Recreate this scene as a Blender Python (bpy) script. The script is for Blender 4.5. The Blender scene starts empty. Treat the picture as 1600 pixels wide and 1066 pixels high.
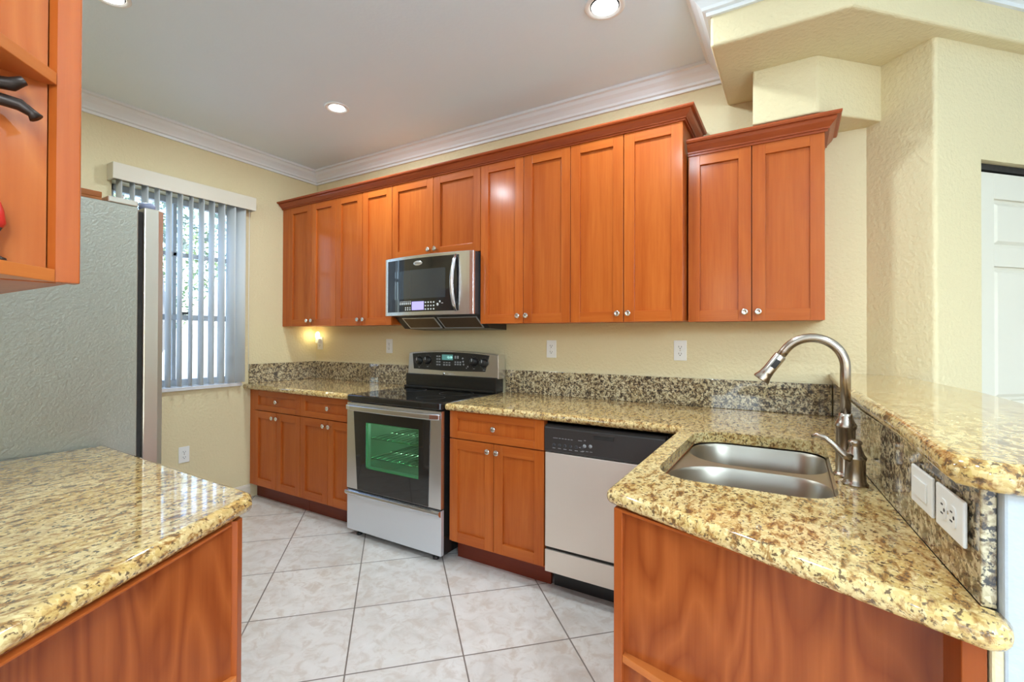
import bpy, bmesh, math, random
from mathutils import Vector, Matrix
random.seed(7)
S = bpy.context.scene
COL = S.collection

# ---------------------------------------------------------------- camera, sky, exposure
cam_d = bpy.data.cameras.new('camera')
cam = bpy.data.objects.new('camera', cam_d); COL.objects.link(cam)
cam_d.sensor_width = 36.0; cam_d.sensor_fit = 'HORIZONTAL'
cam_d.lens = 735.694 / 1600 * 36.0
cam_d.shift_x = 0.0
cam_d.shift_y = -(533 - 521.594) / 1600
cam_d.clip_start = 0.02
YAW, PITCH, ROLL = math.radians(31.009), math.radians(0.378), math.radians(0.182)
_fw = Vector((-math.sin(YAW), math.cos(YAW), 0)); _rt = Vector((math.cos(YAW), math.sin(YAW), 0)); _up = Vector((0, 0, 1))
_f2 = _fw * math.cos(PITCH) + _up * math.sin(PITCH); _u2 = _up * math.cos(PITCH) - _fw * math.sin(PITCH)
_r3 = _rt * math.cos(ROLL) - _u2 * math.sin(ROLL) * -1 * -1
_r3 = _rt * math.cos(ROLL) + _u2 * math.sin(ROLL); _u3 = _u2 * math.cos(ROLL) - _rt * math.sin(ROLL)
cam.matrix_world = Matrix(((_r3.x, _u3.x, -_f2.x, 0), (_r3.y, _u3.y, -_f2.y, 0), (_r3.z, _u3.z, -_f2.z, 1.2956), (0, 0, 0, 1)))
S.camera = cam

W = bpy.data.worlds.new('sky'); S.world = W; W.use_nodes = True
wn = W.node_tree; bg = wn.nodes['Background']
sky = wn.nodes.new('ShaderNodeTexSky'); sky.sky_type = 'NISHITA'; sky.sun_disc = False
sky.sun_elevation = math.radians(55); sky.sun_rotation = math.radians(120); sky.air_density = 1.0; sky.dust_density = 2.0
wn.links.new(sky.outputs[0], bg.inputs[0]); bg.inputs[1].default_value = 1.0

sun_d = bpy.data.lights.new('sun', 'SUN'); sun_d.energy = 5.0; sun_d.angle = math.radians(.6); sun_d.color = (1, .96, .90)
sun = bpy.data.objects.new('sun', sun_d); COL.objects.link(sun)
sun.rotation_euler = Vector((-.52, .28, -.81)).to_track_quat('-Z', 'Y').to_euler(); sun.location = (4, -4, 8)

S.view_settings.view_transform = 'Standard'; S.view_settings.look = 'None'
S.view_settings.gamma = 1.0; S.view_settings.use_curve_mapping = False
S.view_settings.exposure = 0.09
CAN_POWER = 17.0
S.cycles.use_denoising = True
try: S.cycles.denoiser = 'OPENIMAGEDENOISE'
except Exception: pass
S.cycles.max_bounces = 9; S.cycles.diffuse_bounces = 6; S.cycles.glossy_bounces = 5
S.cycles.transmission_bounces = 8; S.cycles.transparent_max_bounces = 12
S.cycles.caustics_reflective = False; S.cycles.caustics_refractive = False
S.cycles.sample_clamp_indirect = 6.0; S.cycles.use_adaptive_sampling = False

# ---------------------------------------------------------------- main dimensions (metres)
XL, YW, ZC = -3.76, 2.774, 2.78      # window wall, stove wall, ceiling
YF = -0.06                           # the short wall behind fridge and near counter
YU, ZB, ZT = 2.438, 1.375, 2.379     # wall-cabinet door faces, bottoms, tops
YB = 2.146                           # base-cabinet door faces
CT = 0.914                           # counter top

# ---------------------------------------------------------------- helpers
ORIGIN = {}
class MB:
    """collects verts and faces of one mesh, in room coordinates"""
    def __init__(s): s.v = []; s.f = []; s.m = []; s.s = []
    def add(s, vs, fs, mat=0, smooth=False):
        o = len(s.v); s.v += [Vector(p) for p in vs]
        for f in fs:
            s.f.append([i + o for i in f]); s.m.append(mat); s.s.append(smooth)
        return s
    def box(s, x0, x1, y0, y1, z0, z1, mat=0, M=None):
        vs = [(x, y, z) for z in (z0, z1) for y in (y0, y1) for x in (x0, x1)]
        if M is not None: vs = [M @ Vector(p) for p in vs]
        return s.add(vs, [(0, 2, 3, 1), (4, 5, 7, 6), (0, 1, 5, 4), (2, 6, 7, 3), (0, 4, 6, 2), (1, 3, 7, 5)], mat)
    def prism(s, poly, z0, z1, mat=0, M=None):
        n = len(poly)
        vs = [(p[0], p[1], z0) for p in poly] + [(p[0], p[1], z1) for p in poly]
        if M is not None: vs = [M @ Vector(p) for p in vs]
        fs = [tuple(reversed(range(n))), tuple(range(n, 2 * n))] + [(i, (i + 1) % n, n + (i + 1) % n, n + i) for i in range(n)]
        return s.add(vs, fs, mat)
    def ext_xz(s, poly, y0, y1, mat=0):
        """poly in x,z extruded along y"""
        n = len(poly)
        vs = [(p[0], y0, p[1]) for p in poly] + [(p[0], y1, p[1]) for p in poly]
        fs = [tuple(range(n)), tuple(reversed(range(n, 2 * n)))] + [(i, n + i, n + (i + 1) % n, (i + 1) % n) for i in range(n)]
        return s.add(vs, fs, mat)
    def ext_yz(s, poly, x0, x1, mat=0):
        n = len(poly)
        vs = [(x0, p[0], p[1]) for p in poly] + [(x1, p[0], p[1]) for p in poly]
        fs = [tuple(range(n)), tuple(reversed(range(n, 2 * n)))] + [(i, n + i, n + (i + 1) % n, (i + 1) % n) for i in range(n)]
        return s.add(vs, fs, mat)
    def lathe(s, prof, M, n=24, mat=0, smooth=True, cap=True):
        """prof: (radius, height) along local z, placed by M"""
        vs = []; fs = []
        for r, h in prof:
            for k in range(n):
                a = 2 * math.pi * k / n; vs.append(M @ Vector((r * math.cos(a), r * math.sin(a), h)))
        for i in range(len(prof) - 1):
            for k in range(n):
                a, b = i * n + k, i * n + (k + 1) % n
                fs.append((a, b, b + n, a + n))
        if cap:
            if prof[0][0] > 1e-5: fs.append(tuple(reversed(range(n))))
            if prof[-1][0] > 1e-5: fs.append(tuple(range((len(prof) - 1) * n, len(prof) * n)))
        return s.add(vs, fs, mat, smooth)
    def tube(s, pts, rad, n=12, mat=0, flat=1.0):
        pts = [Vector(p) for p in pts]; N = len(pts)
        rads = rad if isinstance(rad, (list, tuple)) else [rad] * N
        vs = []; fs = []; prev = None
        for i, p in enumerate(pts):
            t = (pts[min(i + 1, N - 1)] - pts[max(i - 1, 0)]).normalized()
            if prev is None:
                a = Vector((0, 0, 1)) if abs(t.z) < .9 else Vector((1, 0, 0))
                u = t.cross(a).normalized()
            else:
                u = (prev - t * prev.dot(t)).normalized()
            prev = u; w = t.cross(u)
            for k in range(n):
                a = 2 * math.pi * k / n
                vs.append(p + (u * math.cos(a) + w * math.sin(a) * flat) * rads[i])
        for i in range(N - 1):
            for k in range(n):
                a, b = i * n + k, i * n + (k + 1) % n
                fs.append((a, b, b + n, a + n))
        fs.append(tuple(reversed(range(n)))); fs.append(tuple(range((N - 1) * n, N * n)))
        return s.add(vs, fs, mat, True)
    def sweep(s, prof, path, mat=0, closed_prof=True, M=None):
        """prof: (offset to the left of travel, z); path: xy points; mitred corners"""
        P = [Vector((p[0], p[1])) for p in path]; n = len(P); k = len(prof); vs = []
        for i in range(n):
            d0 = (P[i] - P[i - 1]).normalized() if i else None
            d1 = (P[i + 1] - P[i]).normalized() if i < n - 1 else None
            if d0 is None: d0 = d1
            if d1 is None: d1 = d0
            n0 = Vector((-d0.y, d0.x)); n1 = Vector((-d1.y, d1.x))
            m = (n0 + n1); m = m / max(m.dot(n0), 1e-6)
            for o, z in prof: vs.append((P[i].x + m.x * o, P[i].y + m.y * o, z))
        fs = []
        for i in range(n - 1):
            for j in range(k if closed_prof else k - 1):
                a, b = i * k + j, i * k + (j + 1) % k
                fs.append((a, b, b + k, a + k))
        if closed_prof:
            fs.append(tuple(reversed(range(k)))); fs.append(tuple(range((n - 1) * k, n * k)))
        return s.add(vs, fs, mat)
    def build(s, name, mats, parent=None, loc=None, bevel=0.0, seg=2):
        if not isinstance(mats, (list, tuple)): mats = [mats]
        o0 = ORIGIN[parent] if parent is not None else Vector(loc) if loc else Vector((0, 0, 0))
        me = bpy.data.meshes.new(name)
        me.from_pydata([v - o0 for v in s.v], [], s.f)
        for m in mats: me.materials.append(m)
        for p, mi, sm in zip(me.polygons, s.m, s.s): p.material_index = mi; p.use_smooth = sm
        b = bmesh.new(); b.from_mesh(me); bmesh.ops.recalc_face_normals(b, faces=b.faces); b.to_mesh(me); b.free()
        me.update()
        ob = bpy.data.objects.new(name, me); COL.objects.link(ob)
        if parent is not None:
            ob.parent = parent; ORIGIN[ob] = o0
        else:
            ob.location = o0; ORIGIN[ob] = o0
        if bevel:
            md = ob.modifiers.new('edge', 'BEVEL'); md.width = bevel; md.segments = seg; md.limit_method = 'ANGLE'; md.angle_limit = math.radians(40)
        return ob

def tag(o, label=None, cat=None, group=None, kind=None):
    if label: o['label'] = label
    if cat: o['category'] = cat
    if group: o['group'] = group
    if kind: o['kind'] = kind
    return o
def thing(name, label, cat, loc, group=None):
    e = bpy.data.objects.new(name, None); COL.objects.link(e); e.location = loc; e.empty_display_size = .1
    ORIGIN[e] = Vector(loc)
    return tag(e, label, cat, group)
def struct(o, label=None, cat=None):
    o['kind'] = 'structure'
    if label: o['label'] = label
    if cat: o['category'] = cat
    return o
def frame(o, ex, ey, ez):
    return Matrix(((ex[0], ey[0], ez[0], o[0]), (ex[1], ey[1], ez[1], o[1]), (ex[2], ey[2], ez[2], o[2]), (0, 0, 0, 1)))
def axis(o, d):
    """matrix at o whose local z is d"""
    d = Vector(d).normalized(); a = Vector((0, 0, 1)) if abs(d.z) < .9 else Vector((1, 0, 0))
    x = a.cross(d).normalized(); y = d.cross(x)
    return frame(o, x, y, d)
def fillet(poly, rad, n=6):
    """rounded corners: rad per vertex"""
    out = []; N_ = len(poly); src = []
    for i in range(N_):
        p = Vector(poly[i]); a = Vector(poly[i - 1]); b = Vector(poly[(i + 1) % N_]); r = rad[i]
        if not r: out.append(tuple(p)); src.append((i, True)); continue
        u = (a - p).normalized(); w = (b - p).normalized(); ang = u.angle(w); t = r / math.tan(ang / 2)
        s, e = p + u * t, p + w * t; c = p + (u + w).normalized() * (r / math.sin(ang / 2))
        v0, v1 = s - c, e - c; tot = v0.angle_signed(v1)
        for k in range(n + 1):
            q = v0.copy(); q.rotate(Matrix.Rotation(-tot * k / n, 2)); out.append(tuple(c + q)); src.append((i, k == n))
    return out, src
def text_mesh(body, size, M, depth=0.0004, align='CENTER'):
    cu = bpy.data.curves.new('txt', 'FONT'); cu.body = body; cu.size = size; cu.extrude = depth; cu.align_x = align; cu.align_y = 'CENTER'
    cu.resolution_u = 3
    ob = bpy.data.objects.new('txt', cu); COL.objects.link(ob)
    dg = bpy.context.evaluated_depsgraph_get(); dg.update()
    me = bpy.data.meshes.new_from_object(ob.evaluated_get(dg))
    mb = MB(); mb.add([M @ v.co for v in me.vertices], [tuple(p.vertices) for p in me.polygons])
    bpy.data.objects.remove(ob); bpy.data.curves.remove(cu); bpy.data.meshes.remove(me)
    return mb
def merge(a, b, mat=None):
    o = len(a.v); a.v += b.v
    for f, m, s in zip(b.f, b.m, b.s): a.f.append([i + o for i in f]); a.m.append(m if mat is None else mat); a.s.append(s)
    return a

# ---------------------------------------------------------------- materials
def newmat(name):
    m = bpy.data.materials.new(name); m.use_nodes = True
    nt = m.node_tree; b = nt.nodes['Principled BSDF']
    return m, nt, b
def N(nt, typ, **kw):
    n = nt.nodes.new(typ)
    for k, v in kw.items(): setattr(n, k, v)
    return n
def coords(nt, scale=(1, 1, 1), rot=(0, 0, 0), loc=(0, 0, 0), per_object=False):
    tc = N(nt, 'ShaderNodeTexCoord'); mp = N(nt, 'ShaderNodeMapping')
    mp.inputs['Scale'].default_value = scale; mp.inputs['Rotation'].default_value = rot; mp.inputs['Location'].default_value = loc
    if per_object:
        oi = N(nt, 'ShaderNodeObjectInfo'); mu = N(nt, 'ShaderNodeVectorMath', operation='SCALE')
        cb = N(nt, 'ShaderNodeCombineXYZ')
        for i in range(3): nt.links.new(oi.outputs['Random'], cb.inputs[i])
        nt.links.new(cb.outputs[0], mu.inputs[0]); mu.inputs['Scale'].default_value = 17.0
        ad = N(nt, 'ShaderNodeVectorMath', operation='ADD')
        nt.links.new(tc.outputs['Object'], ad.inputs[0]); nt.links.new(mu.outputs[0], ad.inputs[1])
        nt.links.new(ad.outputs[0], mp.inputs[0])
    else:
        nt.links.new(tc.outputs['Object'], mp.inputs[0])
    return mp.outputs[0]
def noise(nt, vec, scale, detail=4, rough=.55, dist=0.0):
    n = N(nt, 'ShaderNodeTexNoise'); n.inputs['Scale'].default_value = scale; n.inputs['Detail'].default_value = detail
    n.inputs['Roughness'].default_value = rough; n.inputs['Distortion'].default_value = dist
    nt.links.new(vec, n.inputs['Vector']); return n.outputs[0]
def ramp(nt, fac, stops, interp='LINEAR'):
    r = N(nt, 'ShaderNodeValToRGB'); r.color_ramp.interpolation = interp
    e = r.color_ramp.elements
    while len(e) < len(stops): e.new(.5)
    for k, (p, c) in zip(e, stops): k.position = p; k.color = (*c, 1) if len(c) == 3 else c
    nt.links.new(fac, r.inputs[0]); return r.outputs[0]
def mix(nt, fac, a, b, blend='MIX'):
    m = N(nt, 'ShaderNodeMix', data_type='RGBA', blend_type=blend)
    if isinstance(fac, (int, float)): m.inputs[0].default_value = fac
    else: nt.links.new(fac, m.inputs[0])
    for s, i in ((a, 6), (b, 7)):
        if isinstance(s, tuple): m.inputs[i].default_value = (*s, 1)
        else: nt.links.new(s, m.inputs[i])
    return m.outputs[2]
def bump(nt, b, h, strength, dist=.002):
    n = N(nt, 'ShaderNodeBump'); n.inputs['Strength'].default_value = strength; n.inputs['Distance'].default_value = dist
    nt.links.new(h, n.inputs['Height']); nt.links.new(n.outputs[0], b.inputs['Normal'])
def flat(name, col, rough=.5, metal=0.0, emit=None, es=1.0, coat=0.0):
    m, nt, b = newmat(name)
    b.inputs['Base Color'].default_value = (*col, 1); b.inputs['Roughness'].default_value = rough; b.inputs['Metallic'].default_value = metal
    b.inputs['Coat Weight'].default_value = coat; b.inputs['Coat Roughness'].default_value = .05
    v = coords(nt); h = noise(nt, v, 40, 2)
    r = ramp(nt, h, [(.3, (rough * .92,) * 3), (.7, (min(1, rough * 1.08),) * 3)])
    nt.links.new(r, b.inputs['Roughness'])
    if emit: b.inputs['Emission Color'].default_value = (*emit, 1); b.inputs['Emission Strength'].default_value = es
    return m

def wall_paint(name, col, bs=.75, sc=58):
    m, nt, b = newmat(name); v = coords(nt)
    big = noise(nt, v, 1.3, 3)
    c = mix(nt, big, tuple(x * .97 for x in col), tuple(min(1, x * 1.03) for x in col)); nt.links.new(c, b.inputs['Base Color'])
    b.inputs['Roughness'].default_value = .6
    h = noise(nt, v, sc, 3, .5); bump(nt, b, h, bs, .006); return m
M_WALL = wall_paint('cream_orange_peel_paint', (.70, .593, .36))
M_CEIL = wall_paint('white_ceiling_paint', (.77, .88, .965), .12, 60)
M_WHITE = flat('white_gloss_trim', (.78, .80, .81), .35)
M_BASEB = flat('cream_baseboard', (.66, .58, .47), .45)
M_DOOR = flat('white_door_paint', (.72, .68, .57), .4)
M_PONY = wall_paint('pale_grey_wall_paint', (.46, .495, .52), .3)
M_GREYWALL = wall_paint('white_wall_paint', (.78, .77, .74), .2)

def wood(name, light, dark, rail=False, cathedral=False):
    m, nt, b = newmat(name)
    st = (9, 9, .9) if not rail else (.9, .9, 9)
    if cathedral: st = (3.4, 3.4, .75)
    v = coords(nt, st, per_object=True)
    if cathedral:
        n0 = noise(nt, v, 2.1, 1, .4, .15)
        mt = N(nt, 'ShaderNodeMath', operation='MULTIPLY'); nt.links.new(n0, mt.inputs[0]); mt.inputs[1].default_value = 26.0
        fr = N(nt, 'ShaderNodeMath', operation='PINGPONG'); nt.links.new(mt.outputs[0], fr.inputs[0]); fr.inputs[1].default_value = 1.0
        grain = fr.outputs[0]
        fine = noise(nt, coords(nt, (60, 60, 2), per_object=True), 1.5, 3)
        g = mix(nt, .3, ramp(nt, grain, [(0, (0,) * 3), (1, (1,) * 3)]), ramp(nt, fine, [(.3, (0,) * 3), (.7, (1,) * 3)]))
        n1 = g
    else:
        a = noise(nt, v, 1.4, 5, .6, .6)
        fine = noise(nt, coords(nt, (70, 70, 2.5) if not rail else (2.5, 2.5, 70), per_object=True), 1.3, 3)
        n1 = mix(nt, .3, ramp(nt, a, [(.3, (0,) * 3), (.7, (1,) * 3)]), ramp(nt, fine, [(.3, (0,) * 3), (.7, (1,) * 3)]))
    c = ramp(nt, n1, [(.08, dark), (.55, tuple((x + y) / 2 for x, y in zip(light, dark))), (.95, light)])
    oi = N(nt, 'ShaderNodeObjectInfo')
    k = ramp(nt, oi.outputs['Random'], [(0, (.90, .88, .86)), (1, (1.06, 1.05, 1.05))])
    c = mix(nt, 1.0, c, k, 'MULTIPLY')
    nt.links.new(c, b.inputs['Base Color'])
    b.inputs['Roughness'].default_value = .42; b.inputs['Specular IOR Level'].default_value = .08; b.inputs['Coat Weight'].default_value = .55; b.inputs['Coat IOR'].default_value = 1.42; b.inputs['Coat Roughness'].default_value = .17
    bump(nt, b, n1, .05, .001)
    return m
WL, WD = (.50, .128, .021), (.375, .073, .010)
M_WOOD = wood('cherry_stained_maple', WL, WD)
M_RAIL = wood('cherry_stained_maple_crossgrain', WL, WD, rail=True)
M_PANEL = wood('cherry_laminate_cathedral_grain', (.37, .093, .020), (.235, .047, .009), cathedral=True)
M_WOODD = wood('deep_cherry_stile', (.40, .095, .020), (.29, .060, .010))
M_RAILD = wood('deep_cherry_rail', (.40, .095, .020), (.29, .060, .010), rail=True)
M_SHELF = wood('cherry_shelf_board', (.60, .19, .045), (.50, .135, .028), rail=True)
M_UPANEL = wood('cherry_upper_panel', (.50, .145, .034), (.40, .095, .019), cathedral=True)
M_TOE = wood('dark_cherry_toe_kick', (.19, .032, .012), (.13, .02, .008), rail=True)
M_CROWN = wood('dark_cherry_moulding', (.40, .088, .024), (.27, .05, .014), rail=True)

def granite(name, base, gold, brown, dark, k=1.0, cov=.0, stretch=.5):
    m, nt, b = newmat(name)
    def sub(v, w, amt):      # wobble the coordinates so grains are ragged
        n = N(nt, 'ShaderNodeTexNoise'); n.inputs['Scale'].default_value = w; n.inputs['Detail'].default_value = 2; nt.links.new(v, n.inputs['Vector'])
        sc = N(nt, 'ShaderNodeVectorMath', operation='SCALE'); nt.links.new(n.outputs['Color'], sc.inputs[0]); sc.inputs['Scale'].default_value = amt
        ad = N(nt, 'ShaderNodeVectorMath', operation='ADD'); nt.links.new(v, ad.inputs[0]); nt.links.new(sc.outputs[0], ad.inputs[1]); return ad.outputs[0]
    v = sub(coords(nt, (1, 1, 1), (.3, .2, .5)), 30 * k, .018 / k)
    vs = sub(coords(nt, (1, stretch, 1), (0, 0, .55)), 22 * k, .022 / k)
    patch = noise(nt, v, 7, 3, .5)
    veins = noise(nt, vs, 46 * k, 5, .65, .3)
    flecks = noise(nt, sub(coords(nt, (1, .75, 1), (0, 0, .3), (3, 1, 2)), 40 * k, .01), 95 * k, 3, .6)
    vo = N(nt, 'ShaderNodeTexVoronoi'); vo.inputs['Scale'].default_value = 120 * k; nt.links.new(v, vo.inputs['Vector'])
    cell = N(nt, 'ShaderNodeSeparateColor'); nt.links.new(vo.outputs['Color'], cell.inputs[0])
    c = mix(nt, ramp(nt, patch, [(.40, (0,) * 3), (.62, (1,) * 3)]), base, gold)
    c = mix(nt, ramp(nt, cell.outputs[0], [(.45, (0,) * 3), (1, (.75,) * 3)]), c, tuple(min(.9, x * 1.2 + .05) for x in base))
    c = mix(nt, ramp(nt, cell.outputs[1], [(.55, (0,) * 3), (1, (.6,) * 3)]), c, tuple((x + y) / 2 for x, y in zip(gold, brown)))
    c = mix(nt, ramp(nt, veins, [(.40 + cov, (.95,) * 3), (.50 + cov, (0,) * 3)]), c, brown)
    c = mix(nt, ramp(nt, flecks, [(.37 + cov, (.95,) * 3), (.43 + cov, (0,) * 3)]), c, dark)
    c = mix(nt, ramp(nt, veins, [(.33 + cov, (.9,) * 3), (.39 + cov, (0,) * 3)]), c, dark)
    nt.links.new(c, b.inputs['Base Color'])
    b.inputs['Roughness'].default_value = .07; b.inputs['Coat Weight'].default_value = .4; b.inputs['Coat Roughness'].default_value = .03
    return m
M_GRAN = granite('gold_granite', (.72, .545, .255), (.64, .43, .145), (.34, .165, .045), (.12, .07, .034), 1.3, cov=.008, stretch=.42)
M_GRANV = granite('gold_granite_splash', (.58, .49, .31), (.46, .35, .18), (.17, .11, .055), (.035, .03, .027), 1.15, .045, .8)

def tile_floor():
    m, nt, b = newmat('cream_stone_floor_tile')
    T = .457; a = math.radians(45)
    ax, ay = -1.477, 1.869
    rx, ry = ax * math.cos(a) - ay * math.sin(a), ax * math.sin(a) + ay * math.cos(a)
    v = coords(nt, (1, 1, 1), (0, 0, a), (-rx + T * 40, -ry + T * 40, 0))
    br = N(nt, 'ShaderNodeTexBrick'); br.offset = 0.0; br.squash = 1.0
    nt.links.new(v, br.inputs['Vector'])
    for k, x in (('Scale', 1.0), ('Mortar Size', .0032), ('Mortar Smooth', .1), ('Bias', 0.0), ('Brick Width', T), ('Row Height', T)): br.inputs[k].default_value = x
    br.inputs['Color1'].default_value = (1, 1, 1, 1); br.inputs['Color2'].default_value = (.93, .93, .93, 1); br.inputs['Mortar'].default_value = (0, 0, 0, 1)
    vv = coords(nt)
    c1 = noise(nt, vv, 5.5, 6, .62, 1.1); c2 = noise(nt, vv, 17, 6, .65, .8); c3 = noise(nt, vv, 2.0, 2)
    c = ramp(nt, c1, [(.28, (.57, .48, .405)), (.48, (.70, .625, .555)), (.70, (.79, .72, .655))])
    c = mix(nt, ramp(nt, c2, [(.38, (.75,) * 3), (.52, (0,) * 3)]), c, (.57, .45, .355))
    c = mix(nt, ramp(nt, c3, [(.3, (.35,) * 3), (.7, (0,) * 3)]), c, (.70, .655, .63))
    c = mix(nt, 1.0, c, br.outputs['Color'], 'MULTIPLY')
    c = mix(nt, br.outputs['Fac'], c, (.20, .155, .125))
    nt.links.new(c, b.inputs['Base Color'])
    b.inputs['Roughness'].default_value = .33
    inv = N(nt, 'ShaderNodeMath', operation='SUBTRACT'); inv.inputs[0].default_value = 1.0; nt.links.new(br.outputs['Fac'], inv.inputs[1])
    bump(nt, b, inv.outputs[0], .3, .002)
    return m
M_FLOOR = tile_floor()

def steel(name, col=(.62, .61, .60), rough=.27, stretch=(1, 1, 120), metal=1.0, var=.012):
    m, nt, b = newmat(name)
    b.inputs['Metallic'].default_value = metal
    v = coords(nt, stretch); h = noise(nt, v, 3.0, 2)
    c = mix(nt, h, tuple(x * (1 - var) for x in col), tuple(min(1, x * (1 + var)) for x in col)); nt.links.new(c, b.inputs['Base Color'])
    b.inputs['Roughness'].default_value = rough; b.inputs['Anisotropic'].default_value = .35
    return m
M_STEEL = steel('brushed_steel', (.70, .71, .73), .24)
M_STEELD = steel('brushed_steel_matte', (.74, .76, .80), .42, metal=.75)
M_STEELW = steel('pale_dishwasher_steel', (.80, .715, .62), .46, (120, 120, 1), metal=.7)
M_SINK = steel('satin_sink_steel', (.44, .39, .315), .34, (1, 60, 1))
M_NICKEL = steel('brushed_nickel', (.42, .35, .285), .25, (1, 1, 40))
M_CHROME = flat('polished_knob_metal', (.80, .78, .74), .12, 1.0)
M_FDOOR = steel('satin_fridge_door', (.70, .665, .57), .34, metal=.8)
M_BLACK = flat('black_enamel', (.012, .011, .010), .22)
M_BLACKG = flat('black_glass', (.010, .009, .009), .04, coat=.5)
M_BLACKP = flat('black_plastic', (.016, .015, .014), .32)
M_DKGREY = flat('dark_grey_enamel', (.035, .035, .038), .35)
M_VOID = flat('dark_recess', (.02, .017, .014), .8)  # near-black colour stands in for the shade in gaps and recesses
M_PLASTIC = flat('white_plastic', (.80, .79, .75), .35)
M_SLOT = flat('outlet_slot', (.05, .045, .04), .6)
M_MARK = flat('white_print', (.62, .62, .60), .6)
M_MARKD = flat('grey_print', (.28, .28, .28), .6)
M_RING = flat('burner_print', (.06, .06, .062), .3)
M_LOGO = flat('silver_badge', (.75, .75, .74), .25, .8)
M_LCD = flat('violet_lcd', (.30, .27, .55), .3, emit=(.40, .34, .85), es=.75)
M_LCDG = flat('green_lcd', (.06, .16, .15), .2, emit=(.18, .50, .46), es=.30)
M_IRON = flat('wrought_iron', (.035, .022, .016), .42, .6)
M_RED = flat('red_lacquer', (.52, .02, .015), .35)
M_VANE = flat('pale_blind_vane', (.78, .80, .80), .55)
_nt = M_VANE.node_tree; _b = _nt.nodes['Principled BSDF']; _t = N(_nt, 'ShaderNodeBsdfTranslucent'); _t.inputs[0].default_value = (.80, .81, .80, 1)
_m = N(_nt, 'ShaderNodeMixShader'); _m.inputs[0].default_value = .38; _nt.links.new(_b.outputs[0], _m.inputs[1]); _nt.links.new(_t.outputs[0], _m.inputs[2])
_nt.links.new(_m.outputs[0], [n for n in _nt.nodes if n.type == 'OUTPUT_MATERIAL'][0].inputs[0])
M_VALANCE = flat('cream_valance', (.67, .615, .50), .5)
M_WFRAME = flat('grey_window_frame', (.42, .46, .50), .4)
M_MARBLE = flat('white_marble_sill', (.76, .75, .74), .2)
M_LAMP = flat('lamp_glow', (1, 1, 1), .5, emit=(1.0, .97, .92), es=9.0)
M_BULB = flat('night_light_glow', (1, .95, .7), .5, emit=(1.0, .93, .50), es=3.2)
M_TRIMRING = flat('white_lamp_trim', (.86, .86, .85), .4)
M_FILTER = flat('filter_mesh', (.16, .11, .07), .45, .5)
M_BOXW = wood('orange_wood_tray', (.50, .20, .06), (.33, .11, .03), rail=True)
M_CAULK = flat('cream_caulk', (.72, .60, .38), .5)

def fridge_mat():
    m, nt, b = newmat('pebbled_grey_fridge_side'); v = coords(nt)
    h = noise(nt, v, 130, 2, .6); s = noise(nt, v, 260, 1)
    c = mix(nt, ramp(nt, s, [(.60, (0,) * 3), (.72, (1,) * 3)]), (.42, .435, .37), (.50, .515, .445)); nt.links.new(c, b.inputs['Base Color'])
    b.inputs['Roughness'].default_value = .38; b.inputs['Metallic'].default_value = .55; bump(nt, b, h, .55, .003); return m
M_FRIDGE = fridge_mat()
def glass_mat(name, tint=(1, 1, 1), alpha=.12, rough=0.0, refl=.5):
    """thin glass: mostly clear with a mirror coat"""
    m, nt, b = newmat(name)
    tr = N(nt, 'ShaderNodeBsdfTransparent'); tr.inputs[0].default_value = (*tint, 1)
    gl = N(nt, 'ShaderNodeBsdfGlossy'); gl.inputs['Roughness'].default_value = rough; gl.inputs[0].default_value = (1, 1, 1, 1)
    lwt = N(nt, 'ShaderNodeLayerWeight')
    fr_ = ramp(nt, lwt.outputs['Facing'], [(0, (.04,) * 3), (.45, (.06,) * 3), (.75, (.18,) * 3), (1, (.9,) * 3)])
    mx = N(nt, 'ShaderNodeMixShader'); nt.links.new(fr_, mx.inputs[0]); nt.links.new(tr.outputs[0], mx.inputs[1]); nt.links.new(gl.outputs[0], mx.inputs[2])
    out = [n for n in nt.nodes if n.type == 'OUTPUT_MATERIAL'][0]; nt.links.new(mx.outputs[0], out.inputs[0]); nt.nodes.remove(b)
    return m
M_PANE = glass_mat('window_glass', (.93, .96, .97))
M_OVENGLASS = glass_mat('tinted_oven_glass', (.56, .86, .66))  # green tint stands in for the green reflection in the oven window
M_KNOBGLASS = flat('knob_inset', (.30, .27, .24), .15, .6)

# ---------------------------------------------------------------- room shell
def wall_with_hole(name, axis_x, x0, x1, a0, a1, z0, z1, h, mat):
    """slab between x0..x1 (thickness) spanning a0..a1, with a hole h=(a,b,z,z)"""
    mb = MB()
    def bx(p, q, r, s):
        if q - p < 1e-4 or s - r < 1e-4: return
        if axis_x: mb.box(x0, x1, p, q, r, s)
        else: mb.box(p, q, x0, x1, r, s)
    bx(a0, h[0], z0, z1); bx(h[1], a1, z0, z1); bx(h[0], h[1], z0, h[2]); bx(h[0], h[1], h[3], z1)
    return mb.build(name, mat)
WY0, WY1, WZ0, WZ1 = 1.26, 2.088, .925, 2.30
struct(wall_with_hole('wall_left', True, XL - .16, XL, YF - .12, YW + .12, -.02, ZC + .02, (WY0, WY1, WZ0, WZ1), M_WALL), 'cream textured wall with the window beside the refrigerator', 'wall')
struct(MB().box(XL, .40, YW, YW + .12, -.02, ZC + .02).build('wall_back', M_WALL), 'cream textured wall behind the stove and cabinets', 'wall')
CVX = (.499, 2.566)
DS0, DS1, DZ = .258, 1.27, 2.06       # door opening along the diagonal wall
c45 = math.sqrt(.5)
def dg(s, d=0.0): return (CVX[0] + s * c45 + d * -c45 * -1 * -1, CVX[1] + s * c45 + d * c45)   # s along the wall, d behind it
cpts, _ = fillet([(.291, 2.774), CVX, dg(.12), dg(.12, .13), (.40, 2.90), (.291, 2.90)][::-1], [0, 0, 0, 0, .016, 0])
mb = MB().prism(cpts, -.02, 2.60)
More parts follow.
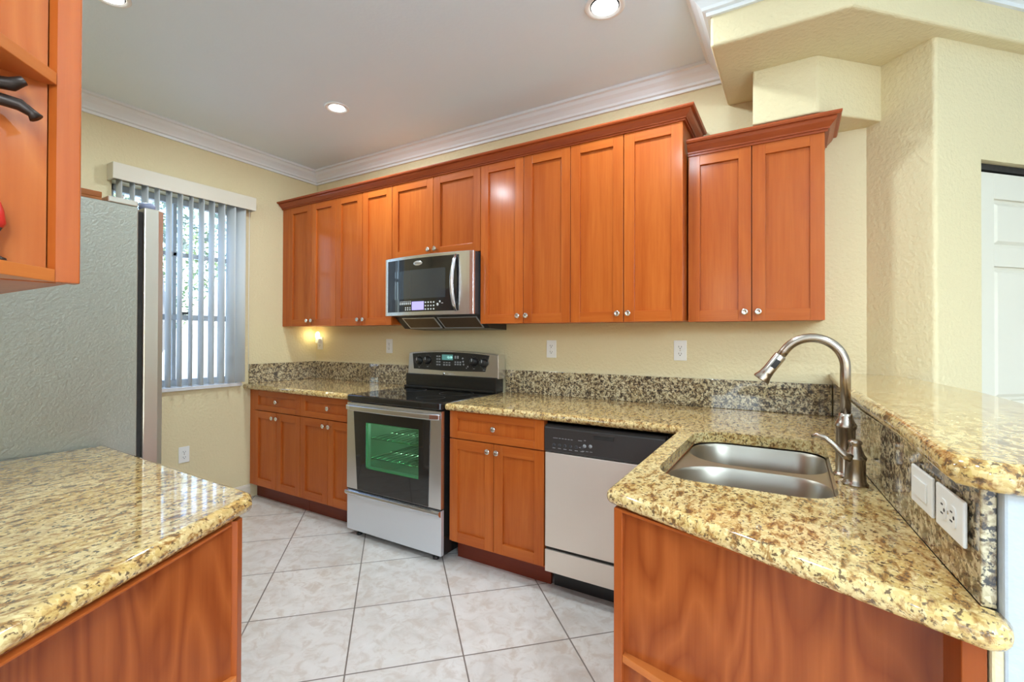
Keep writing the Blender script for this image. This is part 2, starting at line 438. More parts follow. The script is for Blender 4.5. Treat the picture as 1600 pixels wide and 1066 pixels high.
MW = frame((CVX[0], CVX[1], 0), (c45, c45, 0), (-c45, c45, 0), (0, 0, 1))
w2 = MB().ext_xz([(.12, -.02), (DS0, -.02), (DS0, DZ), (DS1, DZ), (DS1, -.02), (2.4, -.02), (2.4, 2.60), (.12, 2.60)], 0, .13)
w2.v = [MW @ v for v in w2.v]; merge(mb, w2)
struct(mb.build('wall_right', M_WALL), 'cream diagonal wall with the white closet door', 'wall')
struct(MB().box(XL, -.80, YF - .12, YF, -.02, ZC + .02).build('wall_front', M_WALL), 'cream wall behind the refrigerator', 'wall')
struct(MB().box(-4.1, 5.2, -5.2, 5.2, -.12, 0).build('floor', M_FLOOR), 'cream stone tile floor laid on the diagonal', 'floor')
struct(MB().box(-4.1, 5.2, -5.2, 5.2, ZC, ZC + .12).build('ceiling', M_CEIL), 'smooth white ceiling', 'ceiling')
# living area behind the camera: unseen walls, wide openings added to let daylight in
def wall_openings(name, ax, t0, t1, a0, a1, holes):
    mb = MB(); cur = a0
    def bx(p, q, r, s):
        if ax: mb.box(t0, t1, p, q, r, s)
        else: mb.box(p, q, t0, t1, r, s)
    for (p, q, r, s) in holes:
        bx(cur, p, 0, ZC); bx(p, q, 0, r) if r > .01 else None; bx(p, q, s, ZC); cur = q
    bx(cur, a1, 0, ZC); return struct(mb.build(name, M_GREYWALL))
wall_openings('wall_rear', False, -5.12, -5.0, -4.0, 5.1, [(-3.0, -.6, .05, 2.45), (.6, 4.2, .05, 2.45)])
wall_openings('wall_east', True, 5.0, 5.12, -5.0, 5.1, [(-4.0, -1.2, .4, 2.35)])
wall_openings('wall_west', True, -4.0, -3.92, -5.0, YF - .12, [(-4.0, -1.6, .8, 2.2)])
struct(MB().box(1.9, 5.1, 5.0, 5.12, 0, ZC).build('wall_north', M_GREYWALL))

# soffit over the sink end, and the small boxed duct above the last cabinet
mb = MB().prism([(-.312, YW), (-.312, 2.17), (.19, 2.17), (2.3, 4.28), (2.3, 4.9), (1.2, 4.9), (1.2, 3.6), (.40, YW + .06)], 2.546, ZC + .01)
struct(mb.build('ceiling_soffit', M_WALL, bevel=.012, seg=3), 'cream boxed beam under the ceiling at the sink end', 'soffit')
mb = MB().prism([(-.170, YW + .01), (-.170, 2.472), (.088, 2.472), (.350, 2.734), (.31, YW + .01)], 2.294, 2.55)
struct(mb.build('ceiling_soffit', M_WALL, bevel=.008, seg=3), 'small cream boxed soffit directly above the short wall cabinet', 'soffit')

# ceiling crown moulding
crown_prof = [(0, 2.675), (.014, 2.675), (.016, 2.690), (.030, 2.694), (.034, 2.706), (.052, 2.728), (.070, 2.742), (.080, 2.760), (.094, 2.764), (.094, ZC + .005), (0, ZC + .005)]
inv = [(-o, z) for o, z in crown_prof]
struct(MB().sweep(inv, [(XL, YF), (XL, YW), (-.312, YW), (-.312, 2.17), (.19, 2.17), (2.2, 4.18)]).build('trim_1', M_WHITE), 'white crown moulding around the kitchen ceiling', 'crown moulding')
struct(MB().sweep([(0, 0), (-.014, 0), (-.014, .09), (-.008, .105), (0, .108)], [(XL, .9), (XL, 2.166)]).build('baseboard_left', M_BASEB, bevel=.002), 'white baseboard under the window', 'baseboard')

# window: frame, bars, glass, sill
struct(MB().box(XL - .14, XL - .10, WY0, WY0 + .045, WZ0, WZ1).box(XL - .14, XL - .10, WY1 - .045, WY1, WZ0, WZ1)
       .box(XL - .14, XL - .10, WY0, WY1, WZ0, WZ0 + .05).box(XL - .14, XL - .10, WY0, WY1, WZ1 - .045, WZ1)
       .box(XL - .135, XL - .105, WY0, WY1, 1.875, 1.905).box(XL - .14, XL - .10, WY0, WY1, 1.41, 1.45)
       .box(XL - .135, XL - .105, 1.655, 1.68, WZ0, WZ1).build('window_1', M_WFRAME, bevel=.003), 'grey framed window behind the vertical blind', 'window')
w1 = bpy.data.objects['window_1']
g = MB().box(XL - .123, XL - .119, WY0 + .01, WY1 - .01, WZ0 + .01, WZ1 - .01).build('glass_pane', M_PANE, w1)
MB().box(XL - .155, XL + .022, WY0 - .004, WY1 + .004, WZ0 - .022, WZ0 + .004).build('window_sill', M_MARBLE, w1, bevel=.004)
MB().box(XL - .10, XL - .088, 1.70, 1.76, 1.452, 1.47).build('window_latch', M_DKGREY, w1)

# closet door in the diagonal wall: bifold leaves with raised panels
def diag_M(s0=0, d=0):
    p = dg(s0, d); return frame((p[0], p[1], 0), (c45, c45, 0), (-c45, c45, 0), (0, 0, 1))
MD = diag_M(0, .030)
lw = (DS1 - DS0) / 2
door = None
for k in range(2):
    a = DS0 + k * lw + .002; b = a + lw - .004; mb = MB()
    def dbx(s0, s1, d0, d1, z0, z1): mb.box(s0, s1, d0, d1, z0, z1, 0, MD)
    st = .125
    dbx(a, a + st, 0, .034, .012, 2.022); dbx(b - st, b, 0, .034, .012, 2.022)
    rails = [(.012, .24), (.96, 1.02), (1.612, 1.698), (1.91, 2.022)]
    for z0, z1 in rails: dbx(a + st, b - st, 0, .034, z0, z1)
    for (z0, z1) in ((.24, .96), (1.02, 1.612), (1.698, 1.91)):
        dbx(a + st, b - st, .013, .030, z0, z1)
        p0, p1 = a + st + .012, b - st - .012; q0, q1 = z0 + .014, z1 - .014; c = .014
        vs = [(p0, .013, q0), (p1, .013, q0), (p1, .013, q1), (p0, .013, q1), (p0 + c, .003, q0 + c), (p1 - c, .003, q0 + c), (p1 - c, .003, q1 - c), (p0 + c, .003, q1 - c)]
        mb.add([MD @ Vector(p) for p in vs], [(4, 5, 6, 7), (0, 1, 5, 4), (1, 2, 6, 5), (2, 3, 7, 6), (3, 0, 4, 7)])
    if k == 0:
        door = mb.build('door_1', M_DOOR, bevel=.0015); struct(door, 'white folding closet door with raised panels', 'door')
    else: mb.build('door_leaf', M_DOOR, door, bevel=.0015)
mb = MB().box(DS0, DS1, .0, .03, 2.032, 2.058, 0, MD); mb.build('door_track', M_VOID, door)
struct(MB().prism([dg(DS0 - .05, .1301), dg(DS1 + .05, .1301), dg(DS1 + .05, .75), dg(DS0 - .05, .75)], -.01, 2.2).build('closet_interior', M_VOID), 'dark inside of the closet behind the white door', 'closet')

# pony wall carrying the raised bar
BARX = [(.140, 2.774), (.144, 2.212), (.160, 1.658), (.182, 1.267), (.186, .967)]
SPL = [(.154, 2.774), (.154, 2.30), (.155, 1.90), (.162, 1.70), (.174, 1.54), (.186, 1.38), (.199, 1.22), (.212, 1.06), (.225, .92)]
pw = [(x + .021, y) for x, y in SPL]
mb = MB().prism([pw[0]] + pw[1:-1] + [(.246, .905), (.375, .905), (.375, 2.68), (.285, YW + .005)], -.01, 1.084)
mb.prism([(.2335, .908), (.262, .908), (.262, 1.06), (.2335, 1.06)], -.005, .873, 1)
struct(mb.build('wall_peninsula', [M_PONY, M_WALL], bevel=.004), 'low wall that carries the raised granite bar', 'wall')

# ---------------------------------------------------------------- outside the window
struct(MB().box(-30, XL - .17, -14, 22, -.35, -.20).build('ground', flat('pale_bounce_ground', (.52, .58, .62), .85)), 'ground outside the window, coloured pale to bounce light inside', 'ground')  # pale bluish colour put in to bounce daylight onto the kitchen ceiling
mb = MB().ext_yz([(2.30, -.2), (2.30, .70), (2.647, 1.203), (2.81, 1.44), (3.3, 2.15), (6.5, 2.15), (6.5, -.2)], -6.25, -6.0)
tag(mb.build('garden_wall', flat('pale_stucco', (.56, .56, .53), .8), loc=None), 'pale stucco stair wall seen outside through the window', 'garden wall')
M_BARK = flat('grey_bark', (.30, .29, .27), .85); M_BARK2 = flat('dark_bark', (.12, .09, .07), .9)
def leafmat(name, a, b_):
    m, nt, b = newmat(name); v = coords(nt); n = noise(nt, v, 3.0, 3); c = ramp(nt, n, [(.3, a), (.7, b_)]); nt.links.new(c, b.inputs['Base Color'])
    b.inputs['Roughness'].default_value = .6; return m
M_LEAF = leafmat('leaf_green', (.07, .14, .06), (.22, .30, .14)); M_LEAF2 = leafmat('leaf_bluegreen', (.08, .14, .12), (.24, .32, .27))
def tree(x, y, h, r, label, lm, bm, lean=0.0, nleaf=1500, low=.35, tr=.09):
    t = thing('garden_tree', label, 'tree', (x, y, -.2), 'trees outside the window')
    MB().tube([(x, y, -.2), (x + lean * .3, y + lean * .5, h * .35), (x + lean * .2, y + lean, h * .7), (x, y + lean * 1.2, h * .95)], [tr, tr * .85, tr * .6, tr * .25], 10).build('trunk', bm, t)
    mb = MB(); rnd = random.Random(int(x * 100) + int(y * 10))
    for i in range(nleaf):
        while True:
            p = Vector((rnd.uniform(-1, 1), rnd.uniform(-1, 1), rnd.uniform(-1, 1)))
            if .25 < p.length < 1: break
        c = Vector((x + p.x * r, y + lean + p.y * r, h * (low + (1 - low) * .5) + p.z * h * (1 - low) * .55))
        d = Vector((rnd.gauss(0, 1), rnd.gauss(0, 1), rnd.gauss(0, 1))).normalized(); e = d.orthogonal().normalized(); s = rnd.uniform(.03, .075)
        mb.add([c - d * s, c + e * s * .45, c + d * s, c - e * s * .45], [(0, 1, 2, 3)])
    o = mb.build('crown', lm, t)
    return t
tree(-7.2, 3.05, 4.8, 1.3, 'pale trunked tree nearest the window glass outside', M_LEAF2, M_BARK, -.25, 1300, .5, .13)
tree(-11.2, 3.8, 4.4, 1.7, 'bushy green tree beyond the pale stair wall', M_LEAF, M_BARK2, .1, 3200, .12)
tree(-12.5, 7.6, 5.0, 1.8, 'bluish tree far outside at the wall end of the window', M_LEAF2, M_BARK2, 0, 3000, .12)
tree(-9.4, -.2, 3.0, 1.3, 'low leafy tree outside, seen over the refrigerator', M_LEAF, M_BARK2, 0, 1800, .2)

# ---------------------------------------------------------------- vertical blind
t = thing('vertical_blind', 'white vertical blind with a cream valance over the window', 'blind', (XL + .06, 1.69, WZ0))
mb = MB().box(XL + .078, XL + .092, 1.235, 2.153, 2.288, 2.391).box(XL + .001, XL + .078, 1.235, 1.247, 2.288, 2.391).box(XL + .001, XL + .078, 2.141, 2.153, 2.288, 2.391).box(XL + .001, XL + .078, 1.247, 2.141, 2.379, 2.391)
mb.build('valance', M_VALANCE, t, bevel=.002)
MB().box(XL + .028, XL + .062, 1.25, 2.138, 2.345, 2.375).build('headrail', M_PLASTIC, t, bevel=.002)
ny = 12
for k in range(ny):
    y = 1.285 + k * .0705
    a = math.radians([88, 92, 86, 93, 90, 93, 98, 92, 91, 86, 74, 52][k])     # 90 = edge-on to the room
    d = Vector((math.sin(a), math.cos(a), 0)); nrm = Vector((d.y, -d.x, 0)); cx, hw = XL + .036, .0445
    if k == ny - 1: hw = .040
    mb = MB(); vs = []; cols = 7
    for z in (WZ0 + .012, 2.345):
        for j in range(cols):
            f = -1 + 2 * j / (cols - 1); p = Vector((cx, y, z)) + d * f * hw + nrm * (.006 * (1 - f * f)); vs.append(p)
    mb.add(vs, [(j, j + 1, cols + j + 1, cols + j) for j in range(cols - 1)], 0, True)
    o = mb.build('vane', M_VANE, t); sm = o.modifiers.new('thick', 'SOLIDIFY'); sm.thickness = .0012
MB().tube([(XL + .058, 2.118, 2.34), (XL + .058, 2.116, 1.6), (XL + .058, 2.118, 1.02)], .0018, 6).build('pull_chain', M_PLASTIC, t)

# ---------------------------------------------------------------- cabinet builder
def shaker(mb, x0, x1, z0, z1, yf, th=.020, fw=.056, M=None):
    """door front facing -y at y=yf; stiles (slot 0), rails (slot 1), recessed panel (slot 0)"""
    y1 = yf + th
    f2 = min(fw, (z1 - z0) * .27)
    mb.box(x0, x0 + fw, yf, y1, z0, z1, 0, M); mb.box(x1 - fw, x1, yf, y1, z0, z1, 0, M)
    mb.box(x0 + fw, x1 - fw, yf, y1, z0, z0 + f2, 1, M); mb.box(x0 + fw, x1 - fw, yf, y1, z1 - f2, z1, 1, M)
    mb.box(x0 + fw - .003, x1 - fw + .003, yf + .0125, y1 - .002, z0 + f2 - .003, z1 - f2 + .003, 0, M)
    return mb
def knob(parent, p, d=(0, -1, 0)):
    o = MB().lathe([(.007, 0), (.0055, .004), (.005, .012), (.009, .015), (.0145, .019), (.0158, .023), (.0145, .027), (.009, .0282), (.008, .0272), (.0001, .0272)], axis(p, d), 20, 0)
    k = o.build('knob', M_CHROME, parent)
    MB().lathe([(.0074, .0273), (.0068, .0279), (.0001, .0284)], axis(p, d), 16).build('knob_inset', M_KNOBGLASS, parent) if False else None
    return k
WOODS = [M_WOOD, M_RAIL]
def door_part(cab, x0, x1, z0, z1, yf, kx, kz, name='door', M=None):
    g = .0021
    d = shaker(MB(), x0 + g, x1 - g, z0 + g, z1 - g, yf, M=M).build(name, WOODS, cab, bevel=.0012)
    p = Vector((kx, yf, kz)); dd = Vector((0, -1, 0))
    if M is not None: p = M @ p; dd = M.to_3x3() @ dd
    knob(d, p, dd); return d
UL_GROUP = 'wall cabinets above the stove wall counter'
def wall_cab(label, x0, x1, z0, z1, seam, yf=YU, xa=None):
    xa = x0 if xa is None else xa
    c = thing('wall_cabinet', label, 'cabinet', ((x0 + x1) / 2, YW, z0), UL_GROUP)
    MB().box(xa + .001, x1 - .001, yf + .0205, YW - .002, z0 + .006, z1 + .022).build('body', M_WOOD, c, bevel=.001)
    if xa < x0 - .005: MB().box(xa, x0 - .001, yf + .002, yf + .0205, z0 + .002, z1 + .02).build('filler_strip', M_WOOD, c, bevel=.001)
    door_part(c, x0, seam, z0, z1, yf, seam - .029, z0 + .046)
    door_part(c, seam, x1, z0, z1, yf, seam + .029, z0 + .046)
    return c
wall_cab('tall two-door cherry wall cabinet beside the window wall', -3.68, -3.072, ZB, ZT, -3.375, xa=XL + .002)
wall_cab('tall two-door cherry wall cabinet between the corner one and the microwave', -3.072, -2.470, ZB, ZT, -2.775)
wall_cab('short two-door cherry cabinet directly above the microwave', -2.470, -1.700, 1.836, ZT, -2.088)
wall_cab('tall two-door cherry wall cabinet just past the microwave, over the drawer base', -1.700, -1.084, ZB, ZT, -1.389)
wall_cab('tall two-door cherry wall cabinet over the dishwasher, ends the high crown', -1.084, -.476, ZB, ZT, -.778)
cF = wall_cab('lower two-door cherry wall cabinet set back beside the faucet', -.470, .117, ZB - .002, 2.226, -.178, yf=2.525)
cab_crown = lambda z, h: [(0, z), (.010, z), (.010, z + .008 * h), (.017, z + .008 * h), (.017, z + .013 * h), (.022, z + .017 * h), (.036, z + .028 * h), (.042, z + .036 * h), (.042, z + .040 * h), (.055, z + .040 * h), (.060, z + .046 * h), (.060, z + .052 * h), (0, z + .052 * h)]
o = MB().sweep(cab_crown(ZT - .006, 1.08), [(XL + .002, YU + .002), (-.476, YU + .002), (-.476, YW - .003)][::-1])
tag(o.build('cabinet_crown_moulding', M_CROWN, loc=(-2.1, YW, ZT)), 'dark cherry crown moulding running over the five high wall cabinets', 'moulding')
o = MB().sweep(cab_crown(2.218, 1.32), [(.117, YW - .003), (.117, 2.527), (-.468, 2.527)])
o.build('crown', M_CROWN, cF)

# ---------------------------------------------------------------- base cabinets on the stove wall
ZDB, ZDT, ZDS = .124, .869, .715
def base_cab(label, x0, x1, seam, xa=None, toe0=None, toe1=None):
    xa = x0 if xa is None else xa
    c = thing('base_cabinet', label, 'cabinet', ((x0 + x1) / 2, YW, 0), 'base cabinets on the stove wall')
    MB().box(xa + .001, x1 - .001, YB + .0205, YW - .003, .112, .872).build('body', M_WOOD, c, bevel=.001)
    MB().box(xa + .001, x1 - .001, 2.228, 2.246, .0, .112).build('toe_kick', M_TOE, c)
    g = .0016
    d = shaker(MB(), x0 + g, x1 - g, ZDS + .001, ZDT, YB, fw=.056).build('drawer', WOODS, c, bevel=.0016)
    knob(d, (seam, YB + .0125, (ZDS + ZDT) / 2))
    door_part(c, x0, seam, ZDB, ZDS - .003, YB, seam - .029, ZDS - .045)
    door_part(c, seam, x1, ZDB, ZDS - .003, YB, seam + .029, ZDS - .045)
    return c
base_cab('cherry base cabinet with drawer and two doors in the window corner', -3.672, -3.085, -3.376, xa=XL + .002)
base_cab('cherry base cabinet with drawer and two doors standing against the stove', -3.085, -2.530, -2.778)
base_cab('cherry base cabinet with drawer and two doors between stove and dishwasher', -1.708, -1.096, -1.404)
# dark shoe trim at the foot of the toe kicks
# ---------------------------------------------------------------- polygon counters with rounded front edges
def counter(mb, poly, flags, z0, z1, r=.018, hole=None, steps=5):
    """poly counter-clockwise xy, flags[i]=1 when edge i -> i+1 is exposed and rounded"""
    n = len(poly); P = [Vector(p) for p in poly]
    def offs(k):
        L = []
        for i in range(n):
            a, b = P[i], P[(i + 1) % n]; d = (b - a).normalized(); nn = Vector((-d.y, d.x)); L.append((a + nn * k * flags[i], d))
        out = []
        for i in range(n):
            (a, d), (b, e) = L[i - 1], L[i]; cr = d.x * e.y - d.y * e.x
            if abs(cr) < 1e-4: out.append(b.copy())
            else: out.append(a + d * (((b - a).x * e.y - (b - a).y * e.x) / cr))
        return out
    h = (z1 - z0) / 2; rz = min(r, h - .001); lay = []
    for k in range(steps + 1):
        t = math.pi / 2 * k / steps; lay.append((r * (1 - math.sin(t)), z0 + rz * (1 - math.cos(t))))
    up = [(o, z1 - (z - z0)) for o, z in reversed(lay)]
    lay = lay + up
    bm = bmesh.new(); rings = []
    for o, z in lay: rings.append([bm.verts.new((p.x, p.y, z)) for p in offs(o)])
    for a, b in zip(rings, rings[1:]):
        for i in range(n): f = bm.faces.new((a[i], a[(i + 1) % n], b[(i + 1) % n], b[i])); f.smooth = True
    if hole is None:
        bm.faces.new(list(reversed(rings[0]))); bm.faces.new(rings[-1])
    else:
        for ring, z in ((rings[0], z0), (rings[-1], z1)):
            hv = [bm.verts.new((p[0], p[1], z)) for p in hole]; m = len(hv)
            es = []
            for L in (ring, hv):
                for i in range(len(L)):
                    e = bm.edges.get((L[i], L[(i + 1) % len(L)])) or bm.edges.new((L[i], L[(i + 1) % len(L)])); es.append(e)
            bmesh.ops.triangle_fill(bm, use_beauty=True, use_dissolve=False, edges=es)
            if z == z0: lower = hv
        for i in range(m): bm.faces.new((lower[i], lower[(i + 1) % m], hv[(i + 1) % m], hv[i]))
    bm.verts.index_update(); bm.verts.ensure_lookup_table()
    mb.add([v.co.copy() for v in bm.verts], [[v.index for v in f.verts] for f in bm.faces], 0, False)
    base = len(mb.s) - len(bm.faces)
    for i, f in enumerate(bm.faces): mb.s[base + i] = f.smooth
    bm.free(); return mb
def arc(c, r, a0, a1, n=8): return [(c[0] + r * math.cos(math.radians(a0 + (a1 - a0) * i / n)), c[1] + r * math.sin(math.radians(a0 + (a1 - a0) * i / n))) for i in range(n + 1)]
YC = 2.108
def slab(name, label, poly, rads, exposed, z0, z1, mat, r=.018, hole=None, cat='countertop', loc=(0, 0, 0)):
    pts, src = fillet(poly, rads)
    fl = []
    for (i, last) in src:
        if rads[i] and not last: fl.append(1 if (exposed[i] and exposed[i - 1]) else 0)
        else: fl.append(1 if exposed[i] else 0)
    mb = counter(MB(), pts, fl, z0, z1, r, hole)
    return tag(mb.build(name, mat, loc=loc), label, cat)
Z0C = .874
slab('countertop', 'granite countertop in the window corner between the window wall and stove', [(XL + .001, YC), (-2.527, YC), (-2.527, YW - .001), (XL + .001, YW - .001)], [0, 0, 0, 0], [1, 0, 0, 0], Z0C, CT, M_GRAN, loc=(-3.1, YW, Z0C))
# L-shaped counter with the sink cut-out
def rrect(x0, x1, y0, y1, radii, n=8):
    p, _ = fillet([(x0, y0), (x1, y0), (x1, y1), (x0, y1)], radii, n); return p
SX0, SX1, SY0, SY1 = -.345, .092, 1.322, 2.062
hole = rrect(SX0, SX1, SY0, SY1, [.12, .09, .09, .12])
PEN = [(-1.722, YC), (-.418, YC), (-.411, 1.146), (.243, .853), (.256, .908), (.226, .922)]
LPOLY = PEN + [(x + .001, y) for x, y in SPL[::-1][1:-1]] + [(.155, YW - .001), (-1.722, YW - .001)]
nL = len(LPOLY)
rads = [.018, .0, .022, .03] + [0] * (nL - 4)
exps = [1, 1, 1, 1] + [0] * (nL - 5) + [1]
exps[4] = 0
slab('countertop', 'long L-shaped granite countertop holding the sink and faucet', LPOLY, rads, exps, Z0C, CT, M_GRAN, hole=hole, loc=(-.1, 1.6, Z0C))
slab('countertop', 'granite countertop next to the refrigerator, over the shelf-ended cabinet', [(-2.055, YF + .001), (-.748, YF + .001), (-.862, .150), (-1.108, .645), (-1.150, .668), (-2.055, .688)], [0, 0, 0, 0, .0, 0], [0, 1, 1, 1, 1, 0], Z0C, CT, M_GRAN, r=.02, loc=(-1.5, .3, Z0C))
slab('bar_top', 'raised granite bar top over the low wall behind the sink', BARX[::-1][:0] + [(.190, .905), (.232, .876), (.535, .876), (.525, 1.78), (.517, 2.05), (.46, 2.43), (.4215, 2.642), (.289, YW - .001), (.140, YW - .001)] + BARX[1:], [0, 0, .05] + [0] * 6 + [0, 0, 0, 0], [1, 1, 1, 1, 1, 1, 0, 0] + [1] * 5, 1.084, 1.126, M_GRAN, r=.02, cat='bar top', loc=(.3, 1.8, 1.084))
# backsplash slabs
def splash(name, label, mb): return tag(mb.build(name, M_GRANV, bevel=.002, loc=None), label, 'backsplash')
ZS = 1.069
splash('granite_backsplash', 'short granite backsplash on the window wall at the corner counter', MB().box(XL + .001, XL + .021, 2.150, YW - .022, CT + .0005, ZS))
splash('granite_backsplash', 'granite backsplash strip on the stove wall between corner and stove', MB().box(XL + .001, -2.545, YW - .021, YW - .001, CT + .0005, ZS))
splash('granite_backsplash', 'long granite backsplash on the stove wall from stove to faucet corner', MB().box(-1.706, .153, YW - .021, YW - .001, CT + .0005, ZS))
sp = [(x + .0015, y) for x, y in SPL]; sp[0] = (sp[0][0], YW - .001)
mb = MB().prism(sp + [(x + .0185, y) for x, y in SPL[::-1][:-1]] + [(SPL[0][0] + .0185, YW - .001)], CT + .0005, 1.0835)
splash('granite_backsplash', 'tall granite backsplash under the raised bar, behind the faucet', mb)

# ---------------------------------------------------------------- peninsula cabinet with angled open shelves
pc = thing('peninsula_cabinet', 'cherry sink cabinet with an angled open shelf end', 'cabinet', (-.1, 1.6, 0))
A, B, C_, D_ = Vector((-.380, 1.136)), Vector((.232, .912)), Vector((-.364, 1.150)), Vector((.222, 1.020))
MB().prism([(-.380, 1.152), (.150, 1.040), (.152, 2.70), (-.380, 2.140)], .112, .118).build('floor_panel', M_WOOD, pc)
MB().box(-.365, -.347, 1.155, 2.16, .112, .872).build('side_panel', M_WOOD, pc, bevel=.001)
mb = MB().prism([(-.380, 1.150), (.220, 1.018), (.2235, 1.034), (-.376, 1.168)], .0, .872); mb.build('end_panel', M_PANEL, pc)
mb = MB().prism([(-.386, 1.136), (-.362, 1.1275), (-.362, 1.150), (-.386, 1.155)], .0, .872); mb.build('corner_stile', M_WOODD, pc, bevel=.0015)
mb = MB().prism([(.206, .9235), (.2315, .914), (.2315, 1.020), (.206, 1.022)], .0, .872); mb.build('outer_stile', M_WOODD, pc, bevel=.0015)
mb = MB().prism([(-.362, 1.1275), (.206, .9235), (.206, .942), (-.362, 1.146)], .866, .8725); mb.build('top_rail', M_RAILD, pc, bevel=.001)
for z in (.502, .10):
    MB().prism([(-.3615, 1.1285), (.2055, .9245), (.2055, 1.020), (-.3615, 1.1455)], z, z + .018).build('shelf', M_SHELF, pc, bevel=.001)
ML = frame((-.3665, 1.155, 0), (0, 1, 0), (-1, 0, 0), (0, 0, 1)); ML = frame((-.3855, 2.13, 0), (0, -1, 0), (1, 0, 0), (0, 0, 1))
for i, (a, b) in enumerate(((.0, .475), (.475, .955))):
    door_part(pc, a, b, ZDB, ZDT, 0, (.475 - .029) if i == 0 else (.475 + .029), ZDT - .06, M=ML)
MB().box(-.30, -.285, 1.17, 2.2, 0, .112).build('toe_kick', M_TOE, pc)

# ---------------------------------------------------------------- near base cabinet beside the fridge (shelf end faces +x)
nc = thing('base_cabinet', 'cherry base cabinet next to the refrigerator with angled open shelf end', 'cabinet', (-1.5, .3, 0))
MB().box(-2.05, -1.118, YF + .003, .600, .112, .872).build('body', M_WOOD, nc, bevel=.001)
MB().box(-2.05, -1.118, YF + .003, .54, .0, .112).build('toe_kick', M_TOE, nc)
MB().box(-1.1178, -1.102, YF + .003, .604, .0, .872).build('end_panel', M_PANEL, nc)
MB().prism([(-1.118, .600), (-1.1015, .594), (-1.0925, .603), (-1.105, .6205), (-1.118, .6205)], .0, .872).build('corner_stile', M_WOODD, nc, bevel=.0015)
cut = lambda s: (-1.0935 + s * .46, .603 - s * .888)
MB().prism([(-1.1015, .60), (-1.1015, YF + .02), (cut(.66)[0], YF + .02), cut(.0)], .502, .520).build('shelf', M_SHELF, nc, bevel=.001)
MB().prism([(-1.1015, .60), (-1.1015, YF + .02), (cut(.66)[0], YF + .02), cut(.0)], .10, .118).build('shelf', M_SHELF, nc, bevel=.001)
p0, p1 = Vector(cut(.02)), Vector(cut(.66)); dn = Vector((-.888, -.46)) * .018
MB().prism([tuple(p0 + dn), tuple(p0), tuple(p1), tuple(p1 + dn)][::-1], .868, .8725).build('top_rail', M_RAILD, nc, bevel=.001)
MN = frame((-1.118, .600 + .0205, 0), (-1, 0, 0), (0, -1, 0), (0, 0, 1))
for i, (a, b) in enumerate(((.0, .31), (.31, .62), (.62, .93))):
    door_part(nc, a, b, ZDB, ZDS - .003, 0, b - .03, ZDS - .045, M=MN)
    d = shaker(MB(), a + .0016, b - .0016, ZDS + .001, ZDT, 0, M=MN).build('drawer', WOODS, nc, bevel=.0016); knob(d, MN @ Vector(((a + b) / 2, .0125, .79)), (0, 1, 0))

# wall cabinet over it, with its own open shelf end
uc = thing('wall_cabinet', 'cherry wall cabinet over the near counter with an open display shelf end', 'cabinet', (-1.5, 0, ZB))
UX = -.952
MB().box(-2.04, UX - .018, YF + .003, .258, ZB, 2.42).build('body', M_WOOD, uc, bevel=.001)
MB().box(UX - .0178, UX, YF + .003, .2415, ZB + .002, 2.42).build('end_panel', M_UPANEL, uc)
MB().prism([(UX - .018, .263), (UX - .001, .263), (UX - .001, .2425), (-.944, .250), (-.938, .276), (-.950, .280), (UX - .018, .280)], ZB, 2.42).build('corner_stile', M_WOOD, uc, bevel=.0015)
ucut = lambda s: (-.944 + s * .68, .252 - s * .733)
for z in (ZB, 1.668, 1.97):
    MB().prism([(UX + .0005, .241), (UX + .0005, YF + .01), (ucut(.40)[0], YF + .01), ucut(0.004)], z, z + .0185).build('shelf', M_SHELF, uc, bevel=.001)
MU = frame((UX - .018, .258 + .0205, 0), (-1, 0, 0), (0, -1, 0), (0, 0, 1))
for i, (a, b) in enumerate(((.0, .35), (.35, .70), (.70, 1.05))):
    door_part(uc, a, b, ZB, 2.41, 0, b - .03, ZB + .05, M=MU)

# iron hook and the red ornament at the shelf end
h = thing('iron_hook', 'dark wrought iron hook with two curled prongs under the display shelf', 'hook', (UX, .12, 1.62))
MB().box(UX, UX + .006, .07, .13, 1.585, 1.662).build('back_plate', M_IRON, h, bevel=.002)
MB().tube([(UX + .005, .10, 1.645), (UX + .028, .145, 1.640), (UX + .036, .178, 1.634), (UX + .040, .196, 1.637), (UX + .043, .207, 1.646)], [.006, .0065, .008, .009, .006], 10).build('prong', M_IRON, h)
MB().tube([(UX + .005, .11, 1.612), (UX + .030, .160, 1.612), (UX + .038, .185, 1.613), (UX + .043, .203, 1.611), (UX + .047, .214, 1.603), (UX + .049, .218, 1.597)], [.006, .007, .008, .008, .006, .0085], 10).build('prong', M_IRON, h)
r_ = thing('shelf_ornament', 'small red and black ornament standing on the lowest display shelf', 'ornament', (-.924, .180, ZB + .0187))
OM = frame((-.924, .180, ZB + .0187), (1, 0, 0), (0, 1, 0), (0, 0, 1))
MB().lathe([(.015, 0), (.015, .006), (.007, .010), (.006, .038), (.011, .047)], OM, 16).build('base', M_IRON, r_)
MB().lathe([(.011, .0471), (.0145, .053), (.0125, .070), (.009, .082), (.004, .092), (.0001, .094)], OM, 16).build('body', M_RED, r_)

